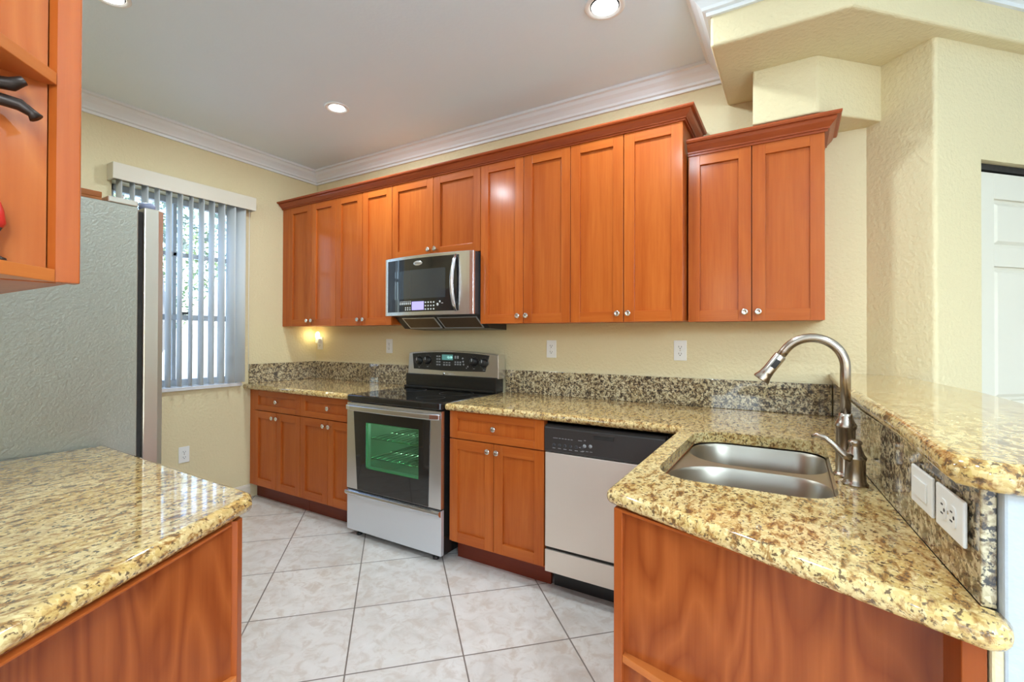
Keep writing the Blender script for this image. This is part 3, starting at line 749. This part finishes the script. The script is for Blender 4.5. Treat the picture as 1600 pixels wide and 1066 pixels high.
# ---------------------------------------------------------------- refrigerator
fr = thing('refrigerator', 'grey sided steel refrigerator standing beside the window', 'refrigerator', (-2.53, .4, 0))
FX0, FX1 = -2.975, -2.070
MB().box(FX0, FX1, YF + .03, .774, .03, 1.768).build('cabinet', M_FRIDGE, fr, bevel=.004)
MB().box(FX0 + .01, FX1 - .008, .7745, .790, .05, 1.755).build('door_gasket', M_VOID, fr)
for a, b, nm in ((FX0, -2.526, 'freezer'), (-2.519, FX1, 'fresh')):
    prof = [(a, .792), (b, .792), (b, .838), (b - .012, .858), (b - .05, .872), ((a + b) / 2, .880), (a + .05, .872), (a + .012, .858), (a, .838)]
    d = MB().prism(prof, .075, 1.772).build('door', M_FDOOR, fr, bevel=.004)
    hx = -2.56 if nm == 'freezer' else -2.485
    MB().tube([(hx, .865, .55), (hx, .915, .60), (hx, .925, 1.0), (hx, .915, 1.50), (hx, .865, 1.55)], .012, 12).build('handle', M_STEELD, d)
MB().box(FX0 + .02, FX1 - .02, .70, .76, .0, .074).build('base_grille', M_BLACKP, fr)
for x in (FX0 + .06, FX1 - .06):
    for y in (.08, .68): MB().lathe([(.022, 0), (.022, .03)], frame((x, y, 0), (1, 0, 0), (0, 1, 0), (0, 0, 1)), 12).build('foot', M_BLACKP, fr)
MB().box(FX1 - .10, FX1 - .001, .684, .7735, 1.7685, 1.790).build('hinge_cover', M_FDOOR, fr, bevel=.004)
MB().lathe([(.026, 0), (.026, .018), (.022, .024)], frame((FX1 - .045, .818, 1.7725), (1, 0, 0), (0, 1, 0), (0, 0, 1)), 20).build('hinge', flat('blue_grey_hinge', (.30, .36, .52), .35), fr)
b_ = MB().box(-2.22, -2.085, .50, .672, 1.7685, 1.780).box(-2.22, -2.208, .50, .672, 1.780, 1.800).box(-2.097, -2.085, .50, .672, 1.780, 1.800).box(-2.208, -2.097, .50, .512, 1.780, 1.800).box(-2.208, -2.097, .660, .672, 1.780, 1.800)
tag(b_.build('wooden_tray', M_BOXW, bevel=.002, loc=None), 'small orange wooden tray on top of the refrigerator', 'tray')

# ---------------------------------------------------------------- stove
st = thing('stove', 'black and stainless electric stove with glass cooktop', 'stove', (-2.125, 2.4, 0))
X0, X1 = -2.518, -1.728
mb = MB().box(X0 + .003, X0 + .02, 2.126, 2.72, .035, .872).box(X1 - .02, X1 - .003, 2.126, 2.72, .035, .872).box(X0 + .02, X1 - .02, 2.70, 2.72, .035, .872).box(X0 + .02, X1 - .02, 2.14, 2.70, .035, .05)
mb.box(X0 + .02, X1 - .02, 2.126, 2.14, .855, .872).box(X0 + .02, X1 - .02, 2.126, 2.14, .29, .31)
mb.build('body', M_BLACK, st, bevel=.002)
M_CAV = flat('oven_enamel', (.36, .38, .36), .4)
mb = MB(); ox0, ox1, oy0, oy1, oz0, oz1 = -2.40, -1.85, 2.146, 2.62, .36, .80
mb.box(ox0 - .01, ox0, oy0, oy1, oz0, oz1).box(ox1, ox1 + .01, oy0, oy1, oz0, oz1).box(ox0, ox1, oy0, oy1, oz0 - .01, oz0).box(ox0, ox1, oy0, oy1, oz1, oz1 + .01).box(ox0, ox1, oy1, oy1 + .01, oz0, oz1)
cav = mb.build('oven_cavity', M_CAV, st)
for z in (.50, .63):
    mb = MB()
    for k in range(12): x = ox0 + .02 + k * .0464; mb.tube([(x, oy0 + .02, z), (x, oy1 - .02, z)], .0025, 6)
    for y in (oy0 + .02, (oy0 + oy1) / 2, oy1 - .02): mb.tube([(ox0 + .003, y, z), (ox1 - .003, y, z)], .004, 6)
    mb.build('oven_rack', M_CHROME, cav)
# door: steel slab with a hole for the window
wx0, wx1, wz0, wz1 = -2.342, -1.896, .455, .748
mb = MB()
mb.box(X0, wx0, 2.095, 2.124, .308, .866).box(wx1, X1, 2.095, 2.124, .308, .866).box(wx0, wx1, 2.095, 2.124, .308, wz0).box(wx0, wx1, 2.095, 2.124, wz1, .866)
od = mb.build('oven_door', M_STEEL, st, bevel=.0)
gx = [(-2.455, .810), (-2.417, .310), (-1.822, .310), (-1.808, .810)]
mb = MB()
# black glass border around the window, four quads with thickness
outer = [(-2.417, .310), (-1.822, .310), (-1.808, .812), (-2.455, .812)]; inner = [(wx0, wz0), (wx1, wz0), (wx1, wz1), (wx0, wz1)]
vs = [(p[0], 2.0925, p[1]) for p in outer + inner] + [(p[0], 2.0951, p[1]) for p in outer + inner]
fs = [(0, 1, 5, 4), (1, 2, 6, 5), (2, 3, 7, 6), (3, 0, 4, 7), (8, 9, 1, 0), (9, 10, 2, 1), (10, 11, 3, 2), (11, 8, 0, 3)]
fs += [tuple(i + 8 for i in f[::-1]) for f in fs[:4]] + [(12, 4, 5, 13), (13, 5, 6, 14), (14, 6, 7, 15), (15, 7, 4, 12)]
mb.add(vs, fs); mb.build('door_glass', M_BLACKG, od)
MB().box(wx0 - .002, wx1 + .002, 2.0955, 2.0985, wz0 - .002, wz1 + .002).build('window_pane', M_OVENGLASS, od)
mb = MB().box(wx0 - .003, wx0 + .014, 2.1002, 2.122, wz0, wz1).box(wx1 - .008, wx1 + .003, 2.1002, 2.122, wz0, wz1).box(wx0, wx1, 2.1002, 2.122, wz0 - .003, wz0 + .010).box(wx0, wx1, 2.1002, 2.122, wz1 - .006, wz1 + .003)
mb.build('window_frame', M_STEELD, od)
mb = MB(); pts = []; 
prof_h = [(X0 + .002, 2.080), (X0 + .06, 2.060), (-2.125, 2.052), (X1 - .06, 2.060), (X1 - .002, 2.080), (X1 - .002, 2.094), (X0 + .002, 2.094)]
mb.prism(prof_h, .818, .852); mb.build('handle', M_STEEL, od, bevel=.006, seg=3)
sd = MB().box(X0, X1, 2.097, 2.124, .040, .298).build('storage_drawer', M_STEELD, st, bevel=.003)
mb = MB().ext_yz([(2.097, .262), (2.083, .268), (2.072, .282), (2.074, .296), (2.086, .300), (2.097, .299)], X0 + .001, X1 - .001); mb.build('drawer_pull', M_STEEL, sd, bevel=.002)
MB().box(X0 + .002, X1 - .002, 2.100, 2.126, .299, .3075).build('door_gap', M_VOID, st)
for x in (X0 + .07, X1 - .07):
    for y in (2.14, 2.66): MB().lathe([(.020, 0), (.020, .012), (.012, .014), (.012, .036)], frame((x, y, 0), (1, 0, 0), (0, 1, 0), (0, 0, 1)), 14).build('levelling_foot', M_BLACKP, st)
pl, _ = fillet([(X0 - .004, 2.082), (X1 + .004, 2.082), (X1 + .004, 2.70), (X0 - .004, 2.70)], [.03, .03, 0, 0], 5)
MB().prism(pl, .8725, .916).build('cooktop', M_BLACKG, st, bevel=.008, seg=3)
for x, y, r in ((-2.32, 2.25, .115), (-1.94, 2.25, .09), (-2.32, 2.51, .09), (-1.94, 2.51, .115)):
    MB().lathe([(r - .003, .9163), (r, .9163)], frame((x, y, 0), (1, 0, 0), (0, 1, 0), (0, 0, 1)), 48, cap=False).build('burner_ring', M_RING, st)
# backguard
MB().box(X0 - .002, X1 + .016, 2.640, 2.735, .9165, 1.02).build('backguard_base', M_BLACK, st, bevel=.004)
MB().box(X0 + .005, X1 + .010, 2.610, 2.640, .9165, .935).build('backguard_ledge', M_BLACK, st, bevel=.005)
top = [(-2.500 + (.800) * k / 16, 1.174 + .020 * (1 - ((k - 8) / 8) ** 2)) for k in range(17)]
BGY = 2.652
bgd = MB().ext_xz([(-2.515, 1.010), (-1.697, 1.010)] + top[::-1], BGY, 2.738).build('backguard', M_STEEL, st, bevel=.005)
top2 = [(-2.462 + (.690) * k / 12, 1.168 + .017 * (1 - ((k - 6) / 6) ** 2)) for k in range(13)]
MB().ext_xz([(-2.450, 1.056), (-2.12, 1.050), (-1.806, 1.056)] + top2[::-1], BGY - .003, BGY + .002).build('control_panel', M_BLACKP, bgd)
YP = BGY - .0031
for x, z in ((-2.397, 1.117), (-2.315, 1.123), (-1.898, 1.122), (-1.815, 1.116)):
    kb = MB().lathe([(.030, 0), (.028, .010), (.025, .012), (.023, .024), (.020, .027), (.0001, .0275)], axis((x, YP, z), (0, -1, 0)), 28).build('control_knob', M_BLACKP, bgd)
    MB().box(x - .0015, x + .0015, YP - .0286, YP - .0272, z + .002, z + .022).build('pointer_mark', M_MARK, kb)
    mb = MB()
    for k in range(11):
        a = math.radians(-60 + 30 * k + 90 - 15); mb.lathe([(.0016, 0), (.0016, .0003)], axis((x + .037 * math.cos(a), YP, z + .037 * math.sin(a)), (0, -1, 0)), 6)
    mb.box(x - .008, x + .008, YP - .0003, YP, z - .050, z - .046)
    mb.build('dial_marks', M_MARKD, bgd)
MB().box(-2.180, -2.081, YP - .001, YP, 1.128, 1.167).build('clock_display', M_LCDG, bgd)
mb = text_mesh('12:30', .022, frame((-2.110, YP - .0012, 1.147), (1, 0, 0), (0, 0, 1), (0, -1, 0)), .0002); mb.build('clock_digits', flat('clock_digit', (.5, .9, .85), .5, emit=(.5, 1, .9), es=.9), bgd)
class Each:
    """every box or disc becomes a part of its own"""
    def __init__(s, name, mat, par): s.a = (name, mat, par)
    def box(s, *q): MB().box(*q).build(*s.a); return s
    def lathe(s, *q): MB().lathe(*q).build(*s.a); return s
mb = Each('button', M_MARKD, bgd)
for i in range(2):
    for j in range(4): mb.box(-2.232 + i * .022, -2.216 + i * .022, YP - .0006, YP, 1.088 + j * .020, 1.098 + j * .020)
for i in range(3):
    mb.box(-2.168 + i * .024, -2.152 + i * .024, YP - .0006, YP, 1.106, 1.113); mb.box(-2.168 + i * .024, -2.152 + i * .024, YP - .0006, YP, 1.088, 1.098)
    for j in range(2): mb.box(-2.066 + i * .022, -2.052 + i * .022, YP - .0006, YP, 1.094 + j * .016, 1.104 + j * .016)
for i in range(2): mb.box(-2.066 + i * .022, -2.052 + i * .022, YP - .0006, YP, 1.140, 1.160)
for z in (1.142, 1.120, 1.100): mb.lathe([(.007, 0), (.007, .0008)], axis((-1.995 + (1.142 - z) * .2, YP, z), (0, -1, 0)), 12)
mb.box(-1.955, -1.945, YP - .0006, YP, 1.082, 1.092); mb.box(-1.965, -1.957, YP - .0006, YP, 1.072, 1.080)
mb = text_mesh('Whirlpool', .017, frame((-2.108, BGY - .0006, 1.029), (1, 0, 0), (0, 0, 1), (0, -1, 0))); 
mb.lathe([(.010, 0), (.010, .0006)], axis((-2.165, BGY, 1.029), (0, -1, 0)), 16)
mb.build('maker_mark', M_LOGO, bgd)
# added point light that makes the oven window glow green
ld = bpy.data.lights.new('oven_glow_fill', 'POINT'); ld.energy = 2.0; ld.color = (.9, 1, .9); ld.shadow_soft_size = .03
lo = bpy.data.objects.new('oven_glow_fill', ld); COL.objects.link(lo); lo.parent = st; lo.location = Vector((-2.06, 2.55, .74)) - ORIGIN[st]

# ---------------------------------------------------------------- microwave
mw = thing('microwave', 'stainless and black microwave mounted over the stove', 'microwave', (-2.085, 2.57, 1.34))
mx0, mx1 = -2.462, -1.706
MB().ext_yz([(2.392, 1.440), (2.46, 1.432), (2.56, 1.352), (YW - .002, 1.342), (YW - .002, 1.832), (2.392, 1.832)], mx0 + .003, mx1 - .003).build('body', M_DKGREY, mw, bevel=.003)
def bow(x0, x1, z0, z1, off, th, n=20):
    mb = MB(); vs = []
    for k in range(n + 1):
        x = x0 + (x1 - x0) * k / n; f = (x - (mx0 + mx1) / 2) / ((mx1 - mx0) / 2); yb = 2.368 - .036 * (1 - f * f) - off
        if abs(f) > .93: yb += (abs(f) - .93) * .06
        yk = min(yb + th, 2.391)
        vs += [(x, yb, z0), (x, yb, z1), (x, yk, z1), (x, yk, z0)]
    fs = []
    for k in range(n):
        a = k * 4
        for j in range(4): fs.append((a + j, a + (j + 1) % 4, a + 4 + (j + 1) % 4, a + 4 + j))
    fs.append((0, 1, 2, 3)); fs.append((n * 4 + 3, n * 4 + 2, n * 4 + 1, n * 4)); mb.add(vs, fs); return mb
md = bow(mx0, mx1, 1.436, 1.832, 0, .030, 32).build('door', M_STEEL, mw, bevel=.002)
MB_ = bow(-2.425, -1.802, 1.460, 1.812, .0025, .004); MB_.build('door_glass', M_BLACKG, md)
MB_ = bow(-2.346, -1.900, 1.546, 1.736, .0032, .002); MB_.build('window', flat('microwave_window_glass', (.028, .034, .040), .03, coat=.8), md)
def bowy(x): f = (x - (mx0 + mx1) / 2) / ((mx1 - mx0) / 2); return 2.368 - .036 * (1 - f * f)
hpts = [(-1.822, bowy(-1.822) - .002, 1.462), (-1.822, bowy(-1.822) - .026, 1.50), (-1.822, bowy(-1.822) - .043, 1.57), (-1.822, bowy(-1.822) - .048, 1.636), (-1.822, bowy(-1.822) - .043, 1.70), (-1.822, bowy(-1.822) - .026, 1.77), (-1.822, bowy(-1.822) - .002, 1.810)]
MB().tube(hpts, [.010, .011, .012, .012, .012, .011, .010], 14).build('handle', M_STEEL, md)
ly = bowy(-2.124) - .0032
MB().lathe([(.038, 0), (.038, .0010), (.035, .0020)], axis((-2.124, ly, 1.778), (0, -1, 0)) @ Matrix.Scale(.42, 4, (0, 1, 0)), 32).build('badge', M_LOGO, md)
text_mesh('Whirlpool', .0125, frame((-2.124, ly - .0026, 1.778), (1, 0, 0), (0, 0, 1), (0, -1, 0)), .0002).build('badge_lettering', flat('badge_ink', (.12, .12, .13), .5), md)
MB_ = bow(-2.177, -2.071, 1.470, 1.526, .0036, .002, 8); MB_.build('display', M_LCD, md)
mb = Each('button', M_MARK, md)
def keyq(x, z, w, h_): y = bowy(x) - .0036; mb.box(x - w / 2, x + w / 2, y - .0004, y, z - h_ / 2, z + h_ / 2)
for i in range(4):
    for j in range(3): keyq(-2.056 + i * .0225, 1.474 + j * .022, .011, .009)
for i in range(6):
    keyq(-2.288 + i * .0195, 1.515, .010, .015)
    keyq(-2.288 + i * .0195, 1.529, .013, .003)
for i in range(3): keyq(-2.235 + i * .021, 1.487, .009, .009); keyq(-2.235 + i * .021, 1.474, .009, .009)
for x, z, r in ((-1.958, 1.502, .009), (-1.940, 1.520, .007)): mb.lathe([(r, 0), (r, .0006)], axis((x, bowy(x) - .0036, z), (0, -1, 0)), 14)
keyq(-1.922, 1.510, .014, .003)
# vent filters let into the sloped underside
sl = Vector((0, .10, -.080)).normalized(); nn = Vector((0, -sl.z * -1, 0))
FM = frame((-2.085, 2.462, 1.4305), (1, 0, 0), (0, sl.y, sl.z), (0, sl.z, -sl.y))
for a, b in ((-.30, -.02), (.02, .33)):
    f = MB().box(a, b, .012, .110, .0, .004, 0, FM).build('vent_filter', M_FILTER, mw, bevel=.001)
    MB().box(a - .008, b + .008, .004, .012, 0, .005, 0, FM).box(a - .008, b + .008, .110, .118, 0, .005, 0, FM).box(a - .008, a, .012, .110, 0, .005, 0, FM).box(b, b + .008, .012, .110, 0, .005, 0, FM).build('filter_frame', M_STEELD, f)

# ---------------------------------------------------------------- dishwasher
dw = thing('dishwasher', 'stainless dishwasher with a black control strip beside the peninsula', 'dishwasher', (-.79, 2.45, 0))
dx0, dx1 = -1.090, -.488
MB().box(dx0, dx1, 2.172, 2.74, .10, .868).build('tub', M_DKGREY, dw)
MB().box(dx0 + .002, dx1 - .002, 2.140, 2.171, .236, .7135).build('door', M_STEELW, dw, bevel=.004)
M_DWP = flat('dishwasher_black_plastic', (.034, .029, .026), .38)
cp = MB().ext_yz([(2.171, .717), (2.138, .717), (2.134, .728), (2.134, .838), (2.146, .852), (2.171, .853)], dx0 + .002, dx1 - .002).build('control_panel', M_DWP, dw, bevel=.002)
MB().box(-.825, -.728, 2.1325, 2.1342, .806, .826).build('latch_recess', M_VOID, cp)
MB().box(-.838, -.716, 2.126, 2.134, .826, .836).build('latch_grip', M_DWP, cp, bevel=.002)
for k in range(6): MB().lathe([(.0085, 0), (.0075, .001)], axis((-1.035 + k * .030, 2.1338, .755 + k * .0006), (0, -1, 0)), 14).build('button', M_DKGREY, cp)
mb = Each('printed_mark', M_MARKD, cp)
for k in range(6): mb.box(-1.043 + k * .030, -1.027 + k * .030, 2.1333, 2.1339, .7385, .7415)
for k in range(5): mb.box(-1.008 + k * .016, -.998 + k * .016, 2.1333, 2.1339, .789, .792)
mb.box(-1.04, -1.014, 2.1333, 2.1339, .789, .7915).box(-.905, -.885, 2.1333, 2.1339, .790, .793).box(-.900, -.878, 2.1333, 2.1339, .757, .760).box(-.874, -.866, 2.1333, 2.1339, .793, .797)
for x, z in ((-.872, .768), (-.842, .770)): mb.lathe([(.009, 0), (.009, .0008)], axis((x, 2.1339, z), (0, -1, 0)), 16)
for k in range(3): mb.box(-.885 + k * .02, -.872 + k * .02, 2.1333, 2.1339, .742, .7445)
MB().box(dx0 + .002, dx1 - .002, 2.140, 2.168, .110, .221).build('access_panel', M_STEELW, dw, bevel=.003)
MB().box(dx0 + .004, dx1 - .004, 2.150, 2.168, .2215, .2355).build('panel_gap', M_VOID, dw)
MB().box(dx0 + .01, dx1 - .01, 2.235, 2.25, .0, .10).build('toe_plate', M_BLACKP, dw)
MB().box(dx0, dx1, 2.172, 2.20, .853, .8685).build('top_strip', M_STEELD, dw)

# ---------------------------------------------------------------- sink
sk = thing('kitchen_sink', 'double bowl stainless sink set under the granite', 'sink', (-.125, 1.69, .68))
def bowl(x0, x1, y0, y1, radii, depth, zt, n=8):
    """open basin: rim ring, walls, rounded floor"""
    mb = MB(); lay = [(0, zt), (.006, zt - .012), (.012, zt - depth * .55), (.02, zt - depth * .85), (.045, zt - depth * .97), (.09, zt - depth)]
    loops = []
    for o, z in lay:
        p, _ = fillet([(x0 + o, y0 + o), (x1 - o, y0 + o), (x1 - o, y1 - o), (x0 + o, y1 - o)], [max(r - o * .4, .02) for r in radii], n); loops.append([(a, b, z) for a, b in p])
    k = len(loops[0]); vs = [q for L in loops for q in L]
    fs = [(i * k + j, i * k + (j + 1) % k, (i + 1) * k + (j + 1) % k, (i + 1) * k + j) for i in range(len(lay) - 1) for j in range(k)]
    mb.add(vs, fs, 0, True); mb.add(loops[-1], [tuple(range(k))]); return mb, loops[0]
zt = .8725
YD0, YD1 = 1.688, 1.728
rimo = rrect(SX0 - .012, SX1 + .010, SY0 - .012, SY1 + .012, [.13, .10, .10, .13])
bA, loopA = bowl(SX0 + .004, SX1 - .002, SY0 + .004, YD0, [.12, .09, .10, .16], .19, zt - .004)
bB, loopB = bowl(SX0 + .004, SX1 - .002, YD1, SY1 - .004, [.16, .10, .09, .12], .17, zt - .004)
bm = bmesh.new(); es = []
for L in ([(p[0], p[1], zt - .004) for p in rimo], loopA, loopB):
    vv = [bm.verts.new(p) for p in L]
    es += [bm.edges.new((vv[i], vv[(i + 1) % len(vv)])) for i in range(len(vv))]
bmesh.ops.triangle_fill(bm, use_beauty=True, use_dissolve=False, edges=es)
bm.verts.index_update(); mb = MB().add([v.co.copy() for v in bm.verts], [[v.index for v in f.verts] for f in bm.faces]); bm.free()
mb.build('rim', M_SINK, sk)
for nm, b, c, zz in (('bowl', bA, ((SX0 + SX1) / 2, (SY0 + YD0) / 2), zt - .194), ('bowl', bB, ((SX0 + SX1) / 2, (YD1 + SY1) / 2), zt - .174)):
    bo = b.build(nm, M_SINK, sk)
    MB().lathe([(.045, .004), (.040, .0045), (.030, .001), (.0001, .001)], frame((c[0], c[1], zz), (1, 0, 0), (0, 1, 0), (0, 0, 1)), 24).build('drain', M_CHROME, bo)

# ---------------------------------------------------------------- faucet and its separate lever valve
fx, fy = .120, 1.600
fc = thing('kitchen_faucet', 'tall brushed nickel gooseneck faucet with pull-down sprayer', 'faucet', (fx, fy, CT))
FZ = frame((fx, fy, CT), (1, 0, 0), (0, 1, 0), (0, 0, 1))
MB().lathe([(.030, .0003), (.030, .004), (.026, .008), (.0235, .014), (.0235, .128), (.0265, .134), (.0265, .140), (.021, .150), (.0165, .162), (.0155, .172)], FZ, 28).build('base', M_NICKEL, fc)
pts = [(fx, fy, CT + .165), (fx, fy, 1.215)]
R_ = .079
for k in range(1, 17):
    a = math.radians(k * 9.3); pts.append((fx - R_ + R_ * math.cos(a), fy, 1.215 + R_ * 1.02 * math.sin(a)))
e = Vector(pts[-1]); d = (e - Vector(pts[-2])).normalized()
pts.append(tuple(e + d * .020))
MB().tube(pts, .0128, 16).build('gooseneck', M_NICKEL, fc)
e = e + d * .018
SP = axis(e, d)
sh = MB().lathe([(.0130, -.004), (.0165, 0), (.0165, .056), (.0175, .058), (.0175, .062), (.019, .072), (.0235, .084), (.0235, .088), (.018, .0885), (.016, .084), (.0001, .084)], SP, 24).build('spray_head', M_NICKEL, fc)
s_dir = Vector((-d.z, 0, d.x)); s_dir = s_dir if s_dir.y < 0 else s_dir
bdir = Vector((.25, -.93, -.05)); bdir = (bdir - d * bdir.dot(d)).normalized()
BM_ = frame(e + d * .016, bdir.cross(d), d, bdir) if True else None
MB().box(-.0075, .0075, .0, .028, .0135, .0185, 0, frame(e + d * .012, d.cross(bdir), d, bdir)).build('spray_button', M_BLACKP, sh, bevel=.002)
vx, vy = .134, 1.512
fv = thing('faucet_valve', 'short brushed nickel lever valve next to the gooseneck faucet', 'faucet valve', (vx, vy, CT))
VZ = frame((vx, vy, CT), (1, 0, 0), (0, 1, 0), (0, 0, 1))
MB().lathe([(.029, .0003), (.029, .004), (.025, .009), (.0235, .016), (.0225, .064), (.0250, .068), (.0250, .072), (.020, .080), (.0145, .096), (.0130, .104), (.0155, .108), (.0155, .112), (.010, .116), (.0001, .117)], VZ, 28).build('body', M_NICKEL, fv)
MB().tube([(vx - .010, vy - .014, CT + .070), (vx - .026, vy - .016, CT + .078), (vx - .046, vy - .014, CT + .100), (vx - .066, vy - .010, CT + .117), (vx - .084, vy - .006, CT + .121), (vx - .096, vy - .004, CT + .116)], [.012, .0105, .0075, .0065, .0068, .0045], 14).build('lever', M_NICKEL, fv)

# ---------------------------------------------------------------- outlets
def outlet(label, o, ex, n, horizontal=False, blank=False, group=None):
    """wall plate centred at o; ex = along the wall, n = out of the wall"""
    ez = Vector((0, 0, 1)); ex = Vector(ex); n = Vector(n)
    F = frame(o, ex, ez, n) if not horizontal else frame(o, ez, -ex, n)
    t = thing('wall_outlet', label, 'outlet', o, group)
    MB().box(-.035, .035, -.057, .057, .0005, .006, 0, F).build('cover_plate', M_PLASTIC, t, bevel=.0025)
    if blank:
        MB().box(-.017, .017, -.034, .034, .006, .009, 0, F).build('rocker', M_PLASTIC, t, bevel=.001)
        return t
    for s in (-.0195, .0195):
        pp, _ = fillet([(-.0165, s - .0135), (.0165, s - .0135), (.0165, s + .0135), (-.0165, s + .0135)], [.009] * 4, 4)
        r = MB().prism(pp, .006, .0078, 0, F).build('receptacle', M_PLASTIC, t)
        MB().box(-.0085, -.006, s - .002, s + .007, .0078, .0083, 0, F).box(.006, .0085, s - .002, s + .006, .0078, .0083, 0, F).lathe([(.003, 0), (.003, .0005)], F @ Matrix.Translation((0, s - .0075, .0078)), 10).build('slots', M_SLOT, r)
    MB().lathe([(.0032, 0), (.0028, .0012)], F @ Matrix.Translation((0, 0, .006)), 10).build('screw', M_CHROME, t)
    return t
outlet('white outlet on the stove wall just before the stove', (-2.829, YW, 1.217), (1, 0, 0), (0, -1, 0))
outlet('white outlet on the stove wall above the drawer cabinet, past the stove', (-1.364, YW, 1.217), (1, 0, 0), (0, -1, 0))
outlet('white outlet on the stove wall between the dishwasher and the faucet', (-.556, YW, 1.221), (1, 0, 0), (0, -1, 0))
outlet('white outlet in the corner with the lit night light plugged in', (-3.700, YW, 1.232), (1, 0, 0), (0, -1, 0))
outlet('white outlet low on the window wall beneath the window', (XL, 1.689, .443), (0, 1, 0), (1, 0, 0))
PN = Vector((-.9968, -.08, 0)).normalized(); PE = Vector((-.08, .9968, 0)).normalized(); PE = Vector((.081, -.9967, 0))
outlet('white switch plate on the bar backsplash, the one closer to the faucet', (.2045, 1.135, 1.017), PE, PN, True, True)
outlet('white outlet plate lying sideways on the bar backsplash near its open end', (.2155, 1.005, 1.017), PE, PN, True)
nl = thing('night_light', 'small glowing night light plugged in at the corner', 'night light', (-3.700, YW - .009, 1.25))
MB().box(-3.722, -3.678, YW - .040, YW - .0085, 1.232, 1.272).build('plug_body', M_PLASTIC, nl, bevel=.004)
MB().lathe([(.014, 0), (.019, .012), (.019, .045), (.012, .062), (.0001, .064)], frame((-3.700, YW - .030, 1.2722), (1, 0, 0), (0, 1, 0), (0, 0, 1)), 16).build('bulb', M_BULB, nl)
ld = bpy.data.lights.new('night_lamp', 'POINT'); ld.energy = .35; ld.color = (1, .93, .45); ld.shadow_soft_size = .02
lo = bpy.data.objects.new('night_lamp', ld); COL.objects.link(lo); lo.parent = nl; lo.location = Vector((-3.700, YW - .075, 1.305)) - ORIGIN[nl]

# ---------------------------------------------------------------- recessed ceiling lamps (each with its own light)
def can(label, x, y, r=.088, energy=CAN_POWER, tilt=None):
    t = thing('recessed_lamp', label, 'ceiling lamp', (x, y, ZC), 'recessed ceiling lamps')
    F = frame((x, y, ZC), (1, 0, 0), (0, -1, 0), (0, 0, -1))
    MB().lathe([(r * .78, -.0), (r, .0004), (r, .004), (r * .94, .007), (r * .80, .008), (r * .76, .004), (r * .72, .0005), (r * .70, .0002)], F, 36, cap=False).build('trim_ring', M_TRIMRING, t)
    MB().lathe([(r * .66, .0045), (r * .4, .006), (.0001, .0065)], F, 32).build('bulb', M_LAMP, t)
    MB().lathe([(r * .76, .0012), (.0001, .0012)], F, 32).build('reflector', M_TRIMRING, t)
    ld = bpy.data.lights.new('lamp_light', 'AREA'); ld.shape = 'DISK'; ld.size = r * 1.5; ld.energy = energy; ld.color = (.76, .91, 1.0)
    lo = bpy.data.objects.new('lamp_light', ld); COL.objects.link(lo); lo.parent = t; lo.location = (0, 0, -.012)
can('recessed ceiling lamp over the floor between stove and window', -2.545, 2.022, .076, 18)
can('recessed ceiling lamp near the beam, over the dishwasher', -.730, 2.012, .090, 15)
can('recessed ceiling lamp in front of the refrigerator, cut by the frame edge', -2.560, .845, .076, 17)
can('unseen recessed ceiling lamp added over the floor in front of the camera', -.730, .845, .088, 10)  # added lamp out of view, keeps the near counters bright
for x, y in ((.9, -.9), (.9, 1.0), (2.6, 1.0), (2.6, -.9), (2.6, -3.0), (.6, -3.0), (-1.8, -2.2)):  # unseen lamps added for soft light from behind the camera
    can('unseen recessed ceiling lamp added to light the living area behind the camera', x, y, .088, CAN_POWER * .5)

def pendant(label, x, y, z):  # invented globe lamps out of view, added as cool fill for the ceiling
    t = thing('fill_globe_lamp', label, 'added fill lamp', (x, y, ZC), 'added fill globes in the living area')
    MB().lathe([(.06, 0), (.055, .02), (.012, .03)], frame((x, y, ZC), (1, 0, 0), (0, -1, 0), (0, 0, -1)), 24).build('canopy', M_NICKEL, t)
    MB().tube([(x, y, ZC - .02), (x, y, z + .12)], .004, 8).build('cord', M_BLACKP, t)
    MB().lathe([(.14 * math.sin(math.radians(a)), -.14 * math.cos(math.radians(a))) for a in range(0, 181, 12)], frame((x, y, z), (1, 0, 0), (0, 1, 0), (0, 0, 1)), 28, cap=False).build('globe', M_GLOBE, t)
M_GLOBE = flat('fill_globe_glow', (.9, .92, .95), .3, emit=(.66, .86, 1.0), es=126.0)
pendant('unseen white globe lamp added behind the camera as fill light', 1.15, -.60, 2.12)
pendant('second unseen white globe lamp, added further back as fill light', 1.9, -1.6, 2.12)

# sky portals guide daylight through the window and the added openings
def portal(name, loc, rot, sx, sy):
    ld = bpy.data.lights.new(name, 'AREA'); ld.shape = 'RECTANGLE'; ld.size = sx; ld.size_y = sy; ld.cycles.is_portal = True
    lo = bpy.data.objects.new(name, ld); COL.objects.link(lo); lo.location = loc; lo.rotation_euler = rot
R90 = math.pi / 2
portal('sky_portal', (-1.8, -5.06, 1.25), (R90, 0, 0), 2.4, 2.4)
portal('sky_portal', (2.4, -5.06, 1.25), (R90, 0, 0), 3.6, 2.4)
portal('sky_portal', (5.06, -2.6, 1.375), (R90, 0, R90), 2.8, 1.95)
portal('sky_portal', (XL - .17, (WY0 + WY1) / 2, (WZ0 + WZ1) / 2), (R90, 0, -R90), WY1 - WY0, WZ1 - WZ0)
